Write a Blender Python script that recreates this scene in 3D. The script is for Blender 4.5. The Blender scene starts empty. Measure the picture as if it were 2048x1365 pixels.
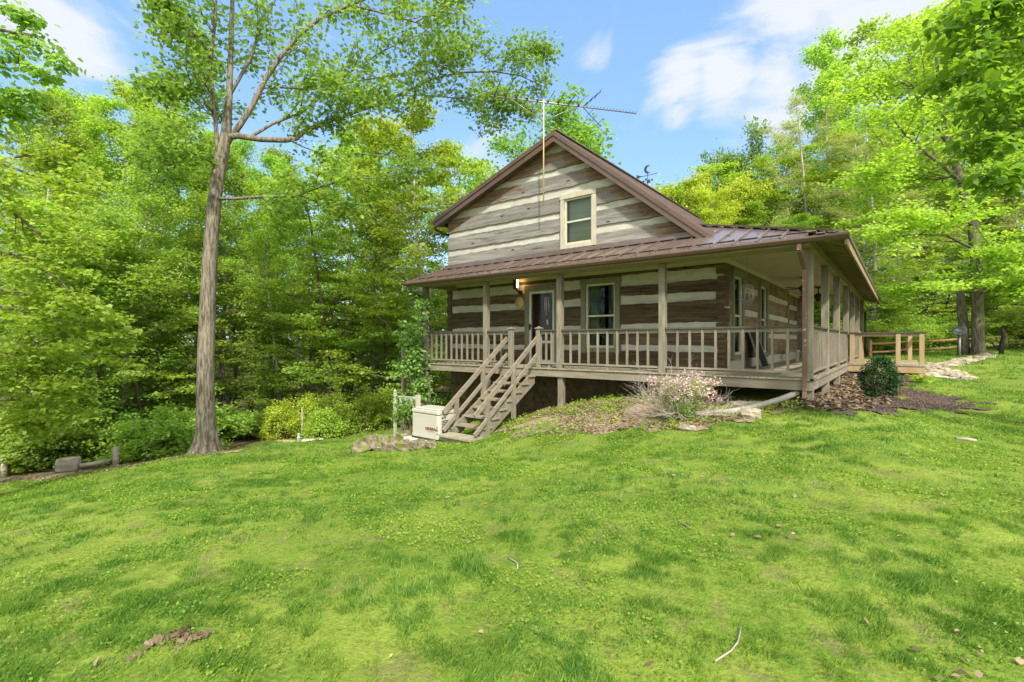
import bpy, math, random
import numpy as np
from mathutils import Vector, Matrix
R = math.radians
random.seed(7)
# ---------------------------------------------------------------- camera, sky, sun, exposure
F = 971.0; EZ = 1.55                      # focal length in px of the 2048 wide photo, eye height
CX, SX = .7809, .6246                     # camera yaw
S = bpy.context.scene
cam = bpy.data.objects.new("camera", bpy.data.cameras.new("camera"))
S.collection.objects.link(cam)
cam.location = (0, 0, EZ); cam.rotation_euler = (R(90), 0, math.atan2(SX, CX))
cam.data.sensor_width = 36; cam.data.lens = F/2048*36
cam.data.clip_start = .05; cam.data.clip_end = 3000
S.camera = cam
S.view_settings.view_transform = 'Standard'; S.view_settings.look = 'None'
S.view_settings.exposure = 1.18; S.view_settings.gamma = 1
S.cycles.max_bounces = 8; S.cycles.diffuse_bounces = 6; S.cycles.glossy_bounces = 3
S.cycles.transmission_bounces = 5; S.cycles.transparent_max_bounces = 8
S.cycles.sample_clamp_indirect = 6
SUN_TO = Vector((.80, -.72, 1.05)).normalized()
elev = math.asin(SUN_TO.z); az = math.atan2(SUN_TO.x, SUN_TO.y)
sun = bpy.data.objects.new("sun", bpy.data.lights.new("sun", 'SUN'))
S.collection.objects.link(sun)
sun.data.energy = 3.0; sun.data.angle = R(4); sun.data.color = (1, .95, .86)
sun.rotation_euler = SUN_TO.to_track_quat('Z', 'Y').to_euler()

def ray(px):
    t = (px-1024)/F
    return CX*t-SX, SX*t+CX
def rd(r, d): return CX*r-SX*d, SX*r+CX*d
def PD(px, py, d):                         # point seen at a pixel, at a given depth
    x, y = rd((px-1024)/F*d, d)
    return Vector((x, y, EZ-(py-682.5)/F*d))
def PY(px, py, Y):
    a, b = ray(px); return PD(px, py, Y/b)
def PX(px, py, X):
    a, b = ray(px); return PD(px, py, X/a)

W = bpy.data.worlds.new("World"); S.world = W; W.use_nodes = True
nt = W.node_tree; N = nt.nodes; L = nt.links
bg = N["Background"]; bg.inputs[1].default_value = .13
sky = N.new('ShaderNodeTexSky'); sky.sky_type = 'NISHITA'; sky.sun_disc = False
sky.sun_elevation = elev; sky.sun_rotation = az; sky.dust_density = .6; sky.ozone_density = 1.6; sky.air_density = 1.0
tc = N.new('ShaderNodeTexCoord')
def wn(t, **k):
    n = N.new(t)
    for a, b in k.items(): setattr(n, a, b)
    return n
def wmath(op, a, b=None, c=None, clamp=False):
    n = wn('ShaderNodeMath', operation=op, use_clamp=clamp)
    for i, v in enumerate((a, b, c)):
        if v is None: continue
        if isinstance(v, (int, float)): n.inputs[i].default_value = v
        else: L.new(v, n.inputs[i])
    return n.outputs[0]
mp = wn('ShaderNodeMapping'); mp.inputs['Scale'].default_value = (1, 1, 2.4); L.new(tc.outputs['Generated'], mp.inputs[0])
no = wn('ShaderNodeTexNoise'); no.inputs['Scale'].default_value = 4.5; no.inputs['Detail'].default_value = 7; no.inputs['Roughness'].default_value = .55
no.inputs['Distortion'].default_value = .8
L.new(mp.outputs[0], no.inputs['Vector'])
acc = None
for (px, py, rad, st) in ((1370, 165, .10, .9), (1450, 150, .11, 1), (1560, 150, .12, .9), (1640, 130, .12, .8), (1600, 30, .13, .8), (1700, 40, .15, .9), (1800, 20, .17, .9), (1183, 112, .075, .5), (1270, 140, .05, .3),
                          (130, 70, .13, .8), (60, 20, .14, .8), (250, 10, .12, .5), (980, 330, .2, .45), (560, 210, .25, .35), (1560, 250, .2, .3)):
    x, y = rd((px-1024)/F, 1); v = Vector((x, y, (682.5-py)/F)).normalized()
    dn = wn('ShaderNodeVectorMath', operation='DISTANCE'); L.new(tc.outputs['Generated'], dn.inputs[0]); dn.inputs[1].default_value = v
    m = wmath('MULTIPLY', wmath('SUBTRACT', 1, wmath('DIVIDE', dn.outputs['Value'], rad), clamp=True), st)
    acc = m if acc is None else wmath('MAXIMUM', acc, m)
den = wmath('ADD', acc, wmath('MULTIPLY', wmath('SUBTRACT', no.outputs[0], .5), 2.0))
mr = wn('ShaderNodeMapRange', interpolation_type='SMOOTHSTEP'); L.new(den, mr.inputs[0]); mr.inputs[1].default_value = .22; mr.inputs[2].default_value = .85; mr.inputs[4].default_value = .85
gen = wn('ShaderNodeMapRange', interpolation_type='SMOOTHSTEP'); L.new(no.outputs[0], gen.inputs[0]); gen.inputs[1].default_value = .5; gen.inputs[2].default_value = .9; gen.inputs[4].default_value = .25
cm = wmath('MAXIMUM', mr.outputs[0], gen.outputs[0])
lift = wn('ShaderNodeMix', data_type='RGBA'); lift.inputs[0].default_value = .5; L.new(sky.outputs[0], lift.inputs[6]); lift.inputs[7].default_value = (1.15, 2.25, 4.6, 1)
mx = wn('ShaderNodeMix', data_type='RGBA'); L.new(cm, mx.inputs[0]); L.new(lift.outputs[2], mx.inputs[6]); mx.inputs[7].default_value = (3.3, 3.35, 3.5, 1)
# unseen cloud bank added behind camera and overhead, towards the sun, for fill light
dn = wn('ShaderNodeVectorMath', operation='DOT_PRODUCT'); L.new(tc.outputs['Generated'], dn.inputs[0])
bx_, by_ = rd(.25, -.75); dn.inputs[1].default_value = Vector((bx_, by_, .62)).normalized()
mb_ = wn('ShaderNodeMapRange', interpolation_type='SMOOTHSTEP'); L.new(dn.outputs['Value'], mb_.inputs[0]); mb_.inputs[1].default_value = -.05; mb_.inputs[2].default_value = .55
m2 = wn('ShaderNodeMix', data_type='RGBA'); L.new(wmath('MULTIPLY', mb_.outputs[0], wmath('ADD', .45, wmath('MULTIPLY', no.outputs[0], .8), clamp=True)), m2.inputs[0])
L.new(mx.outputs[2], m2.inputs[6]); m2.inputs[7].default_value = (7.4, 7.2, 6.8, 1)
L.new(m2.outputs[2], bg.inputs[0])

# ---------------------------------------------------------------- helpers
COL = S.collection
def tag(o, label=None, cat=None, group=None, kind=None):
    if label: o['label'] = label
    if cat: o['category'] = cat
    if group: o['group'] = group
    if kind: o['kind'] = kind
    return o
def thing(name, loc, label, cat, group=None):
    o = bpy.data.objects.new(name, None); COL.objects.link(o); o.empty_display_size = .1
    o.location = loc
    return tag(o, label, cat, group)
def link(name, me, parent=None):
    o = bpy.data.objects.new(name, me); COL.objects.link(o)
    if parent:
        o.parent = parent
        w = Vector(parent.location); q = parent
        while q.parent: q = q.parent; w += Vector(q.location)
        o.location = -w
    return o
class MB:
    def __init__(s): s.v = []; s.f = []; s.m = []; s.sm = []
    def add(s, vs, fs, mi=0, smooth=False):
        b = len(s.v); s.v += [tuple(v) for v in vs]
        for f in fs: s.f.append(tuple(b+i for i in f)); s.m.append(mi); s.sm.append(smooth)
        return s
    def box(s, x0, x1, y0, y1, z0, z1, mi=0):
        v = [(x, y, z) for z in (z0, z1) for y in (y0, y1) for x in (x0, x1)]
        return s.add(v, [(0, 2, 3, 1), (4, 5, 7, 6), (0, 1, 5, 4), (2, 6, 7, 3), (0, 4, 6, 2), (1, 3, 7, 5)], mi)
    def bar(s, p, q, w, h, mi=0, up=(0, 0, 1)):
        p = Vector(p); q = Vector(q); d = (q-p).normalized(); u = Vector(up)
        a = d.cross(u)
        if a.length < 1e-4: a = d.cross(Vector((0, 1, 0)))
        a.normalize(); b = a.cross(d).normalized()
        v = [e+a*(sx*w/2)+b*(sz*h/2) for e in (p, q) for sz in (-1, 1) for sx in (-1, 1)]
        return s.add(v, [(0, 2, 3, 1), (4, 5, 7, 6), (0, 1, 5, 4), (2, 6, 7, 3), (0, 4, 6, 2), (1, 3, 7, 5)], mi)
    def tube(s, pts, rad, n=8, mi=0, smooth=True, rough=0):
        pts = [Vector(p) for p in pts]
        if not isinstance(rad, (list, tuple)): rad = [rad]*len(pts)
        vs = []; fs = []; a = None
        for i, p in enumerate(pts):
            t = (pts[min(i+1, len(pts)-1)]-pts[max(i-1, 0)])
            if t.length < 1e-9: t = Vector((0, 0, 1))
            t.normalize()
            if a is None:
                a = t.cross(Vector((.31, .95, .02)));
                if a.length < .1: a = t.cross(Vector((1, 0, 0)))
            a = (a-t*a.dot(t)).normalized(); b = t.cross(a)
            for k in range(n):
                th = 2*math.pi*k/n; r = rad[i]*(1+(random.random()-.5)*rough)
                vs.append(p+a*(math.cos(th)*r)+b*(math.sin(th)*r))
        for i in range(len(pts)-1):
            for k in range(n):
                fs.append((i*n+k, i*n+(k+1) % n, (i+1)*n+(k+1) % n, (i+1)*n+k))
        fs.append(tuple(range(n-1, -1, -1))); m = (len(pts)-1)*n; fs.append(tuple(m+k for k in range(n)))
        return s.add(vs, fs, mi, smooth)
    def lathe(s, c, prof, n=16, mi=0, axis='z', smooth=True):
        vs = []; fs = []
        for (r, z) in prof:
            for k in range(n):
                th = 2*math.pi*k/n; u, w = r*math.cos(th), r*math.sin(th)
                vs.append({'z': (c[0]+u, c[1]+w, c[2]+z), 'y': (c[0]+u, c[1]+z, c[2]+w), 'x': (c[0]+z, c[1]+u, c[2]+w)}[axis])
        for i in range(len(prof)-1):
            for k in range(n): fs.append((i*n+k, i*n+(k+1) % n, (i+1)*n+(k+1) % n, (i+1)*n+k))
        fs.append(tuple(range(n-1, -1, -1))); m = (len(prof)-1)*n; fs.append(tuple(m+k for k in range(n)))
        return s.add(vs, fs, mi, smooth)
    def poly(s, pts, mi=0): return s.add(pts, [tuple(range(len(pts)))], mi)
    def prism(s, pts, off, mi=0):
        n = len(pts); off = Vector(off); a = [Vector(p) for p in pts]; b = [p+off for p in a]
        return s.add(a+b, [tuple(range(n-1, -1, -1)), tuple(range(n, 2*n))]+[(i, (i+1) % n, n+(i+1) % n, n+i) for i in range(n)], mi)
    def rock(s, c, rx, ry, rz, mi=0, rng=random):
        vs = []; fs = []; nu, nv = 9, 6; ph = [rng.random()*6.28 for _ in range(4)]
        for j in range(nv+1):
            v = math.pi*j/nv
            for i in range(nu):
                u = 2*math.pi*i/nu
                k = 1+.16*math.sin(2*u+ph[0])+.1*math.sin(3*u+ph[1]+v*2)+.08*math.sin(5*v+ph[2]+u)+rng.uniform(-.05, .05)
                q = lambda a: math.copysign(abs(a)**.7, a)
                vs.append((c[0]+rx*k*q(math.sin(v))*math.cos(u), c[1]+ry*k*q(math.sin(v))*math.sin(u), c[2]+rz*k*q(math.cos(v))))
        for j in range(nv):
            for i in range(nu): fs.append((j*nu+i, j*nu+(i+1) % nu, (j+1)*nu+(i+1) % nu, (j+1)*nu+i))
        return s.add(vs, fs, mi, False)
    def build(s, name, mats, parent=None, bevel=0):
        me = bpy.data.meshes.new(name); me.from_pydata(s.v, [], s.f)
        if not isinstance(mats, (list, tuple)): mats = [mats]
        for m in mats: me.materials.append(m)
        me.polygons.foreach_set('material_index', s.m); me.polygons.foreach_set('use_smooth', s.sm)
        me.update()
        o = link(name, me, parent)
        if bevel:
            b = o.modifiers.new('bevel', 'BEVEL'); b.width = bevel; b.segments = 2; b.limit_method = 'ANGLE'
        return o
def np_mesh(name, V, k, mat, attr=None, smooth=False):
    """V: (n*k,3) vertices, every k of them one face."""
    n = len(V)//k
    me = bpy.data.meshes.new(name); me.vertices.add(n*k); me.loops.add(n*k); me.polygons.add(n)
    me.vertices.foreach_set('co', V.astype(np.float32).ravel())
    me.loops.foreach_set('vertex_index', np.arange(n*k, dtype=np.int32))
    me.polygons.foreach_set('loop_start', np.arange(0, n*k, k, dtype=np.int32))
    me.update(calc_edges=True)
    if attr is not None:
        a = me.attributes.new('v', 'FLOAT', 'FACE'); a.data.foreach_set('value', attr.astype(np.float32))
    me.materials.append(mat)
    return me

ORD = 'first second third fourth fifth sixth seventh eighth ninth tenth eleventh twelfth thirteenth fourteenth fifteenth sixteenth seventeenth eighteenth nineteenth twentieth twenty-first'.split()
# ---------------------------------------------------------------- materials
def mat(name, c1=(.3, .3, .3), c2=None, scale=(4, 4, 4), rough=.8, metal=0, spec=.3, bump=.0, detail=6, ramp=(.35, .65), coord='Object', c3=None, s3=(1, 1, 1), r3=(.55, .7), w3=1, dist=0, bscale=None):
    m = bpy.data.materials.new(name); m.use_nodes = True
    n = m.node_tree.nodes; l = m.node_tree.links; b = n['Principled BSDF']
    b.inputs['Roughness'].default_value = rough; b.inputs['Metallic'].default_value = metal
    b.inputs['Specular IOR Level'].default_value = spec
    if c2 is None: c2 = tuple(x*.82 for x in c1)
    t = n.new('ShaderNodeTexCoord'); mp = n.new('ShaderNodeMapping'); mp.inputs['Scale'].default_value = scale
    l.new(t.outputs[coord], mp.inputs[0])
    z = n.new('ShaderNodeTexNoise'); z.inputs['Scale'].default_value = 1; z.inputs['Detail'].default_value = detail; z.inputs['Distortion'].default_value = dist
    z.inputs['Roughness'].default_value = .65
    l.new(mp.outputs[0], z.inputs['Vector'])
    r = n.new('ShaderNodeValToRGB'); r.color_ramp.elements[0].position = ramp[0]; r.color_ramp.elements[1].position = ramp[1]
    r.color_ramp.elements[0].color = (*c1, 1); r.color_ramp.elements[1].color = (*c2, 1); l.new(z.outputs[0], r.inputs[0])
    out = r.outputs[0]
    if c3:
        mp2 = n.new('ShaderNodeMapping'); mp2.inputs['Scale'].default_value = s3; l.new(t.outputs[coord], mp2.inputs[0]); mp2.inputs['Location'].default_value = (3.1, 1.7, 5.2)
        z2 = n.new('ShaderNodeTexNoise'); z2.inputs['Scale'].default_value = 1; z2.inputs['Detail'].default_value = 4; l.new(mp2.outputs[0], z2.inputs['Vector'])
        q = n.new('ShaderNodeMapRange'); q.inputs[1].default_value = r3[0]; q.inputs[2].default_value = r3[1]; q.inputs[4].default_value = w3; l.new(z2.outputs[0], q.inputs[0])
        x = n.new('ShaderNodeMix'); x.data_type = 'RGBA'; l.new(q.outputs[0], x.inputs[0]); l.new(out, x.inputs[6]); x.inputs[7].default_value = (*c3, 1)
        out = x.outputs[2]
    l.new(out, b.inputs['Base Color'])
    if bump:
        bp = n.new('ShaderNodeBump'); bp.inputs['Strength'].default_value = bump; bp.inputs['Distance'].default_value = .02
        l.new(z.outputs[0], bp.inputs['Height']); l.new(bp.outputs[0], b.inputs['Normal'])
    return m
def leafmat(name, dark, light, trans=.45, tcol=None, rough=.5, spec=.3, hue=.016):
    m = bpy.data.materials.new(name); m.use_nodes = True
    n = m.node_tree.nodes; l = m.node_tree.links; b = n['Principled BSDF']
    b.inputs['Roughness'].default_value = rough; b.inputs['Specular IOR Level'].default_value = spec
    a = n.new('ShaderNodeAttribute'); a.attribute_name = 'v'
    r = n.new('ShaderNodeValToRGB'); r.color_ramp.elements[0].color = (*dark, 1); r.color_ramp.elements[1].color = (*light, 1)
    l.new(a.outputs['Fac'], r.inputs[0])
    oi = n.new('ShaderNodeObjectInfo'); h = n.new('ShaderNodeHueSaturation')
    q = n.new('ShaderNodeMapRange'); q.inputs[3].default_value = .5-hue; q.inputs[4].default_value = .5+hue*.6; l.new(oi.outputs['Random'], q.inputs[0]); l.new(q.outputs[0], h.inputs['Hue'])
    q2 = n.new('ShaderNodeMapRange'); q2.inputs[3].default_value = .82; q2.inputs[4].default_value = 1.15; l.new(oi.outputs['Random'], q2.inputs[0]); l.new(q2.outputs[0], h.inputs['Value'])
    l.new(r.outputs[0], h.inputs['Color']); l.new(h.outputs[0], b.inputs['Base Color'])
    t = n.new('ShaderNodeBsdfTranslucent'); g = n.new('ShaderNodeMix'); g.data_type = 'RGBA'; g.blend_type = 'MULTIPLY'; g.inputs[0].default_value = 1
    l.new(h.outputs[0], g.inputs[6]); g.inputs[7].default_value = (*(tcol or (1.5, 1.45, .6)), 1); l.new(g.outputs[2], t.inputs[0])
    x = n.new('ShaderNodeMixShader'); x.inputs[0].default_value = trans; l.new(b.outputs[0], x.inputs[1]); l.new(t.outputs[0], x.inputs[2])
    l.new(x.outputs[0], n['Material Output'].inputs[0])
    return m
M = {}
M['lumber'] = mat('weathered_lumber', (.14, .125, .09), (.26, .238, .18), (9, 9, 2.2), .85, bump=.15, c3=(.20, .165, .11), s3=(2, 2, 2), r3=(.42, .72), w3=.85)
M['lumber_x'] = mat('weathered_lumber_long', (.165, .145, .105), (.295, .262, .20), (2, 14, 14), .85, bump=.15, c3=(.22, .18, .12), s3=(.7, 3, 3), r3=(.42, .72), w3=.85)
M['lumber_y'] = mat('weathered_lumber_deep', (.165, .145, .105), (.295, .262, .20), (14, 2, 14), .85, bump=.15, c3=(.22, .18, .12), s3=(3, .7, 3), r3=(.42, .72), w3=.85)
M['deck'] = mat('grey_decking', (.24, .215, .15), (.34, .31, .22), (16, 1.5, 16), .8, bump=.1, c3=(.16, .14, .1), s3=(6, .6, 3), w3=.6)
M['rail'] = mat('dark_rail', (.055, .052, .042), (.09, .085, .065), (3, 9, 9), .75)
M['new'] = mat('new_lumber', (.30, .22, .11), (.39, .295, .16), (10, 10, 2), .7, c3=(.36, .19, .07), s3=(2, 2, 1.2), w3=.5)
def logmat(name, dark, midc, light, stretch, rake=False):
    m = bpy.data.materials.new(name); m.use_nodes = True; n = m.node_tree.nodes; l = m.node_tree.links; b = n['Principled BSDF']; b.inputs['Roughness'].default_value = .92; b.inputs['Specular IOR Level'].default_value = .2
    t = n.new('ShaderNodeTexCoord')
    def nz(sc, det=8, dist=0, loc=(0, 0, 0)):
        p = n.new('ShaderNodeMapping'); p.inputs['Scale'].default_value = sc; p.inputs['Location'].default_value = loc; l.new(t.outputs['Object'], p.inputs[0]); z = n.new('ShaderNodeTexNoise'); z.inputs['Scale'].default_value = 1; z.inputs['Detail'].default_value = det; z.inputs['Distortion'].default_value = dist; z.inputs['Roughness'].default_value = .7; l.new(p.outputs[0], z.inputs['Vector']); return z.outputs[0]
    def rp(f, st):
        r = n.new('ShaderNodeValToRGB'); e = r.color_ramp.elements
        while len(e) < len(st): e.new(.5)
        for q, (p, c) in zip(e, st): q.position = p; q.color = (*c, 1)
        l.new(f, r.inputs[0]); return r.outputs[0]
    def mix(f, A, B_):
        x = n.new('ShaderNodeMix'); x.data_type = 'RGBA'; l.new(f, x.inputs[0])
        for i, q in ((6, A), (7, B_)):
            if isinstance(q, tuple): x.inputs[i].default_value = (*q, 1)
            else: l.new(q, x.inputs[i])
        return x.outputs[2]
    g = nz(stretch, 10, .8); col = rp(g, ((.34, dark), (.43, midc), (.66, light)))
    blo = nz(tuple(v*.12 for v in stretch), 3, 0, (4, 2, 7)); col = mix(rp(blo, ((.42, (0, 0, 0)), (.62, (.55, .55, .55)))), col, tuple(v*.55 for v in midc))
    ck = nz(tuple(v*(.35 if v < 3 else 1.6) for v in stretch), 4, 1.2, (9, 1, 3)); col = mix(rp(ck, ((.31, (1, 1, 1)), (.35, (0, 0, 0)))), col, tuple(v*.3 for v in dark))
    vp = n.new('ShaderNodeMapping'); vp.inputs['Scale'].default_value = tuple(v*(1 if v < 3 else .17) for v in stretch); l.new(t.outputs['Object'], vp.inputs[0]); vo = n.new('ShaderNodeTexVoronoi'); vo.inputs['Scale'].default_value = 1; vo.inputs['Randomness'].default_value = 1; l.new(vp.outputs[0], vo.inputs['Vector'])
    col = mix(rp(vo.outputs['Distance'], ((.05, (.9, .9, .9)), (.11, (0, 0, 0)))), col, tuple(v*.4 for v in dark))
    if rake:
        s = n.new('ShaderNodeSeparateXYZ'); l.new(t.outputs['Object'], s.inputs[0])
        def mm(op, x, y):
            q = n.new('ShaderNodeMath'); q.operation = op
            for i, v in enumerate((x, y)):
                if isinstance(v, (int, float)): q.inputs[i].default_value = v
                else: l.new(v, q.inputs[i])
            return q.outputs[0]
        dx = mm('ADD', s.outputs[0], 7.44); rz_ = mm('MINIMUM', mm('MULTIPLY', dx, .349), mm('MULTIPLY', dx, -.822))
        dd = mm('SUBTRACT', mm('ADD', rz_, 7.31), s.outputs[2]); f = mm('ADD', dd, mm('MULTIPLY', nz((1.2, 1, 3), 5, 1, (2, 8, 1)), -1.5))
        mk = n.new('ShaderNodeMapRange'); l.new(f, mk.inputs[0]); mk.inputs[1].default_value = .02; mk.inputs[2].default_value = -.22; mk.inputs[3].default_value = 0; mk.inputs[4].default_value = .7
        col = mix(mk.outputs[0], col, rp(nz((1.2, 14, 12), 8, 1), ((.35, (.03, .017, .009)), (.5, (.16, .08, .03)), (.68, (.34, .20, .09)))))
    l.new(col, b.inputs['Base Color']); bp = n.new('ShaderNodeBump'); bp.inputs['Strength'].default_value = .7; bp.inputs['Distance'].default_value = .025; l.new(g, bp.inputs['Height']); l.new(bp.outputs[0], b.inputs['Normal'])
    return m
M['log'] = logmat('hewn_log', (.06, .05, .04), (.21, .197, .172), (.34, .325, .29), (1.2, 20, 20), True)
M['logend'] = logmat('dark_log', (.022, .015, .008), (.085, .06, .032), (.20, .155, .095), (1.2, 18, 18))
M['logside'] = mat('side_log', (.13, .085, .045), (.27, .20, .12), (12, 1.1, 7), .9, bump=.5, detail=8, ramp=(.3, .7), c3=(.05, .03, .02), s3=(6, 1.4, 1.5), r3=(.5, .7), w3=.8)
M['chink'] = mat('chinking', (.41, .395, .33), (.53, .515, .44), (3, 10, 10), .95, bump=.4, c3=(.36, .33, .24), s3=(1.5, 3, 3), w3=.5)
M['brown'] = mat('brown_metal', (.10, .061, .042), (.125, .078, .054), (3, 3, 3), .38, .1, .5)
M['roof'] = mat('brown_metal_roof', (.14, .10, .08), (.175, .13, .105), (5, 5, 5), .24, .25, .8, c3=(.27, .20, .17), s3=(1.2, 1.2, 1.2), w3=.5)
M['fascia'] = mat('fascia_wood', (.24, .17, .10), (.32, .24, .15), (8, 2, 8), .85)
M['trim'] = mat('grey_green_trim', (.155, .155, .105), (.20, .195, .135), (6, 6, 2), .8)
M['uptrim'] = mat('weathered_trim', (.38, .34, .26), (.47, .43, .34), (9, 9, 3), .85, bump=.1)
M['sash'] = mat('cream_sash', (.58, .56, .42), None, rough=.5)
M['white'] = mat('white_paint', (.70, .69, .60), None, rough=.5)
M['beam'] = mat('beam_wood', (.20, .18, .095), (.28, .25, .14), (2, 9, 9), .85)
M['ceil'] = mat('porch_ceiling', (.40, .36, .24), (.46, .41, .28), (1, 20, 1), .8)
M['crown'] = mat('crown_moulding', (.50, .47, .34), None, rough=.7)
M['black'] = mat('black_metal', (.02, .02, .02), (.035, .033, .03), rough=.5)
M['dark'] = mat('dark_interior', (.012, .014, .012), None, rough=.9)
M['cream'] = mat('beige_enamel', (.43, .41, .335), (.47, .45, .37), (1, 1, 1), .42, spec=.5)
M['conc'] = mat('concrete', (.45, .42, .35), (.58, .55, .47), (8, 8, 8), .95, bump=.3)
M['steel'] = mat('grey_steel', (.22, .21, .20), (.32, .31, .29), (20, 20, 20), .45, .6)
M['mast'] = mat('yellowed_mast', (.55, .46, .22), None, rough=.6)
M['stone'] = mat('field_stone', (.20, .165, .11), (.42, .37, .28), (6, 6, 6), .95, bump=.5, c3=(.2, .17, .12), s3=(3, 3, 3), w3=.5)
M['moss'] = mat('mossy_stone', (.07, .055, .035), (.27, .225, .15), (9, 9, 9), .95, bump=.6, c3=(.13, .17, .02), s3=(4, 4, 4), r3=(.50, .60), w3=.85)
M['redstone'] = mat('foundation_stone', (.075, .055, .028), (.15, .115, .06), (7, 7, 7), .95, bump=.5)
M['pipe'] = mat('drain_pipe', (.30, .28, .23), (.38, .36, .30), (5, 5, 5), .7)
M['verdi'] = mat('flaking_iron', (.28, .33, .25), (.45, .50, .38), (14, 14, 14), .8, c3=(.30, .17, .09), s3=(6, 6, 6), w3=.7)
M['bark'] = mat('oak_bark', (.075, .062, .046), (.23, .20, .15), (24, 24, 3.6), .95, bump=1.0, detail=8, ramp=(.40, .58), c3=(.32, .27, .19), s3=(1.5, 1.5, 1.2), r3=(.5, .8), w3=.35, dist=.4)
M['bark2'] = mat('pale_bark', (.20, .18, .14), (.48, .45, .37), (8, 8, 2), .95, bump=.5, c3=(.10, .11, .06), s3=(1, 1, 1), w3=.6)
M['bark3'] = mat('dark_bark', (.07, .055, .035), (.17, .14, .10), (9, 9, 1.6), .95, bump=.7)
M['twig'] = mat('dead_twig', (.36, .30, .25), (.50, .43, .36), (9, 9, 9), .9)
M['stump'] = mat('grey_stump', (.22, .19, .15), (.40, .36, .30), (4, 4, 12), .95, bump=.4)
M['redfence'] = mat('split_rail', (.36, .19, .10), (.46, .27, .16), (3, 3, 9), .9)
M['dish'] = mat('grey_dish', (.10, .115, .12), None, rough=.4)
M['plaque'] = mat('carved_plaque', (.42, .32, .14), (.55, .44, .22), (15, 15, 15), .7, bump=.5)
M['orange'] = mat('orange_paint', (.65, .16, .03), None, rough=.5)
M['copper'] = mat('chime_metal', (.42, .30, .22), (.50, .40, .32), rough=.4, metal=.4)
def glass(name, base, rough=.02):
    m = bpy.data.materials.new(name); m.use_nodes = True; n = m.node_tree.nodes; l = m.node_tree.links
    g = n.new('ShaderNodeBsdfGlossy'); g.inputs['Roughness'].default_value = rough; g.inputs[0].default_value = (.9, .95, .9, 1)
    t = n.new('ShaderNodeBsdfTransparent'); t.inputs[0].default_value = (*base, 1)
    f = n.new('ShaderNodeFresnel'); f.inputs[0].default_value = 1.28
    x = n.new('ShaderNodeMixShader'); l.new(f.outputs[0], x.inputs[0]); l.new(t.outputs[0], x.inputs[1]); l.new(g.outputs[0], x.inputs[2]); l.new(x.outputs[0], n['Material Output'].inputs[0])
    return m
M['glass'] = glass('window_glass', (.85, .88, .84))
def emit(name, c, s):
    m = bpy.data.materials.new(name); m.use_nodes = True; b = m.node_tree.nodes['Principled BSDF']
    b.inputs['Emission Color'].default_value = (*c, 1); b.inputs['Emission Strength'].default_value = s; b.inputs['Base Color'].default_value = (*c, 1); return m
M['bulb'] = emit('lit_bulb', (1, .62, .25), 3)
M['lf_oak'] = leafmat('oak_leaf', (.09, .18, .03), (.31, .47, .10), .5, hue=0)
M['lf_bright'] = leafmat('bright_leaf', (.17, .32, .035), (.46, .60, .11), .5)
M['lf_mid'] = leafmat('mid_leaf', (.13, .27, .04), (.38, .54, .11), .48)
M['lf_deep'] = leafmat('deep_leaf', (.10, .22, .035), (.32, .48, .10), .45)
M['lf_yel'] = leafmat('yellow_leaf', (.28, .40, .04), (.56, .66, .10), .48)
M['lf_pine'] = leafmat('pine_needle', (.28, .36, .12), (.50, .55, .22), .35)
M['lf_hick'] = leafmat('hickory_leaf', (.09, .23, .025), (.28, .46, .05), .5, rough=.35, spec=.5, hue=.0)
M['lf_holly'] = leafmat('holly_leaf', (.012, .045, .012), (.05, .13, .025), .15, rough=.45, spec=.3, hue=0)
M['lf_shrub'] = leafmat('shrub_leaf', (.16, .30, .035), (.44, .58, .09), .42)
M['lf_vine'] = leafmat('vine_leaf', (.11, .25, .05), (.30, .46, .12), .4)
M['grass'] = leafmat('grass_blade', (.075, .18, .026), (.30, .43, .075), .42, hue=0)
M['clover'] = leafmat('clover_leaf', (.07, .20, .015), (.32, .46, .05), .4, hue=0)
M['litter'] = leafmat('dead_leaf', (.10, .066, .038), (.34, .26, .155), .1, tcol=(1, 1, 1), hue=0)
M['chips'] = leafmat('mulch_chip', (.045, .03, .024), (.22, .15, .11), 0, hue=0)
M['flower'] = leafmat('pink_flower', (.52, .31, .32), (.74, .57, .56), .3, tcol=(1, 1, 1), hue=0)
# ---------------------------------------------------------------- terrain
GP = [(0, 0, 0), (-2.2, 2.1, -.02), (2.2, 2.1, .02), (0, -4, .1), (0, 5.3, -.18), (0, 9, -.47), (-.7, 10.9, -.67), (2.9, 4.6, .05), (4.9, 7.5, .25),
      (6.9, 6.5, .12), (10, 9.5, .4), (14.5, 14, .72), (19, 20, .97), (-3.7, 3.5, -.31), (-9, 8.5, -1.23), (-11.1, 10.5, -1.5), (-7.5, 12, -1.2), (-9.8, 12.3, -1.56),
      (-6.5, 15, -1.5), (-4.4, 16.2, -1.5), (-3.4, 11, -.97), (-2.4, 11, -.91), (-1.8, 11.5, -.8), (-2.7, 15, -1.2), (-.7, 13.6, -.9), (1.2, 12.2, -.12), (.1, 11, -.35),
      (3.2, 10.4, .27), (.7, 9.2, -.33), (2.6, 8.4, -.02), (4.5, 9.2, .27), (5.4, 8.8, .47), (8.5, 9.8, .31), (7.8, 10.4, .32), (10.9, 13.7, .5), (10.2, 14.7, .58), (12.2, 13, .52),
      (21.5, 22, 1.05), (12, 20, .75), (5, 24, 0), (-5, 22, -1.6), (-20, 20, -2.4), (-30, 10, -3), (-10, 35, -2.6), (0, 45, -1), (20, 45, 2.2), (40, 30, 3),
      (30, 15, 1.5), (15, 4, .5), (-15, -10, -1), (15, -10, .6), (-60, 60, -2), (60, 60, 7), (0, 90, 3), (-12, 18, -1.9), (-90, 0, -4), (90, 0, 3), (6, 13, .35), (3, 16, .1), (-1, 4, -.15), (-5.5, 8, -.72)]
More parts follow.
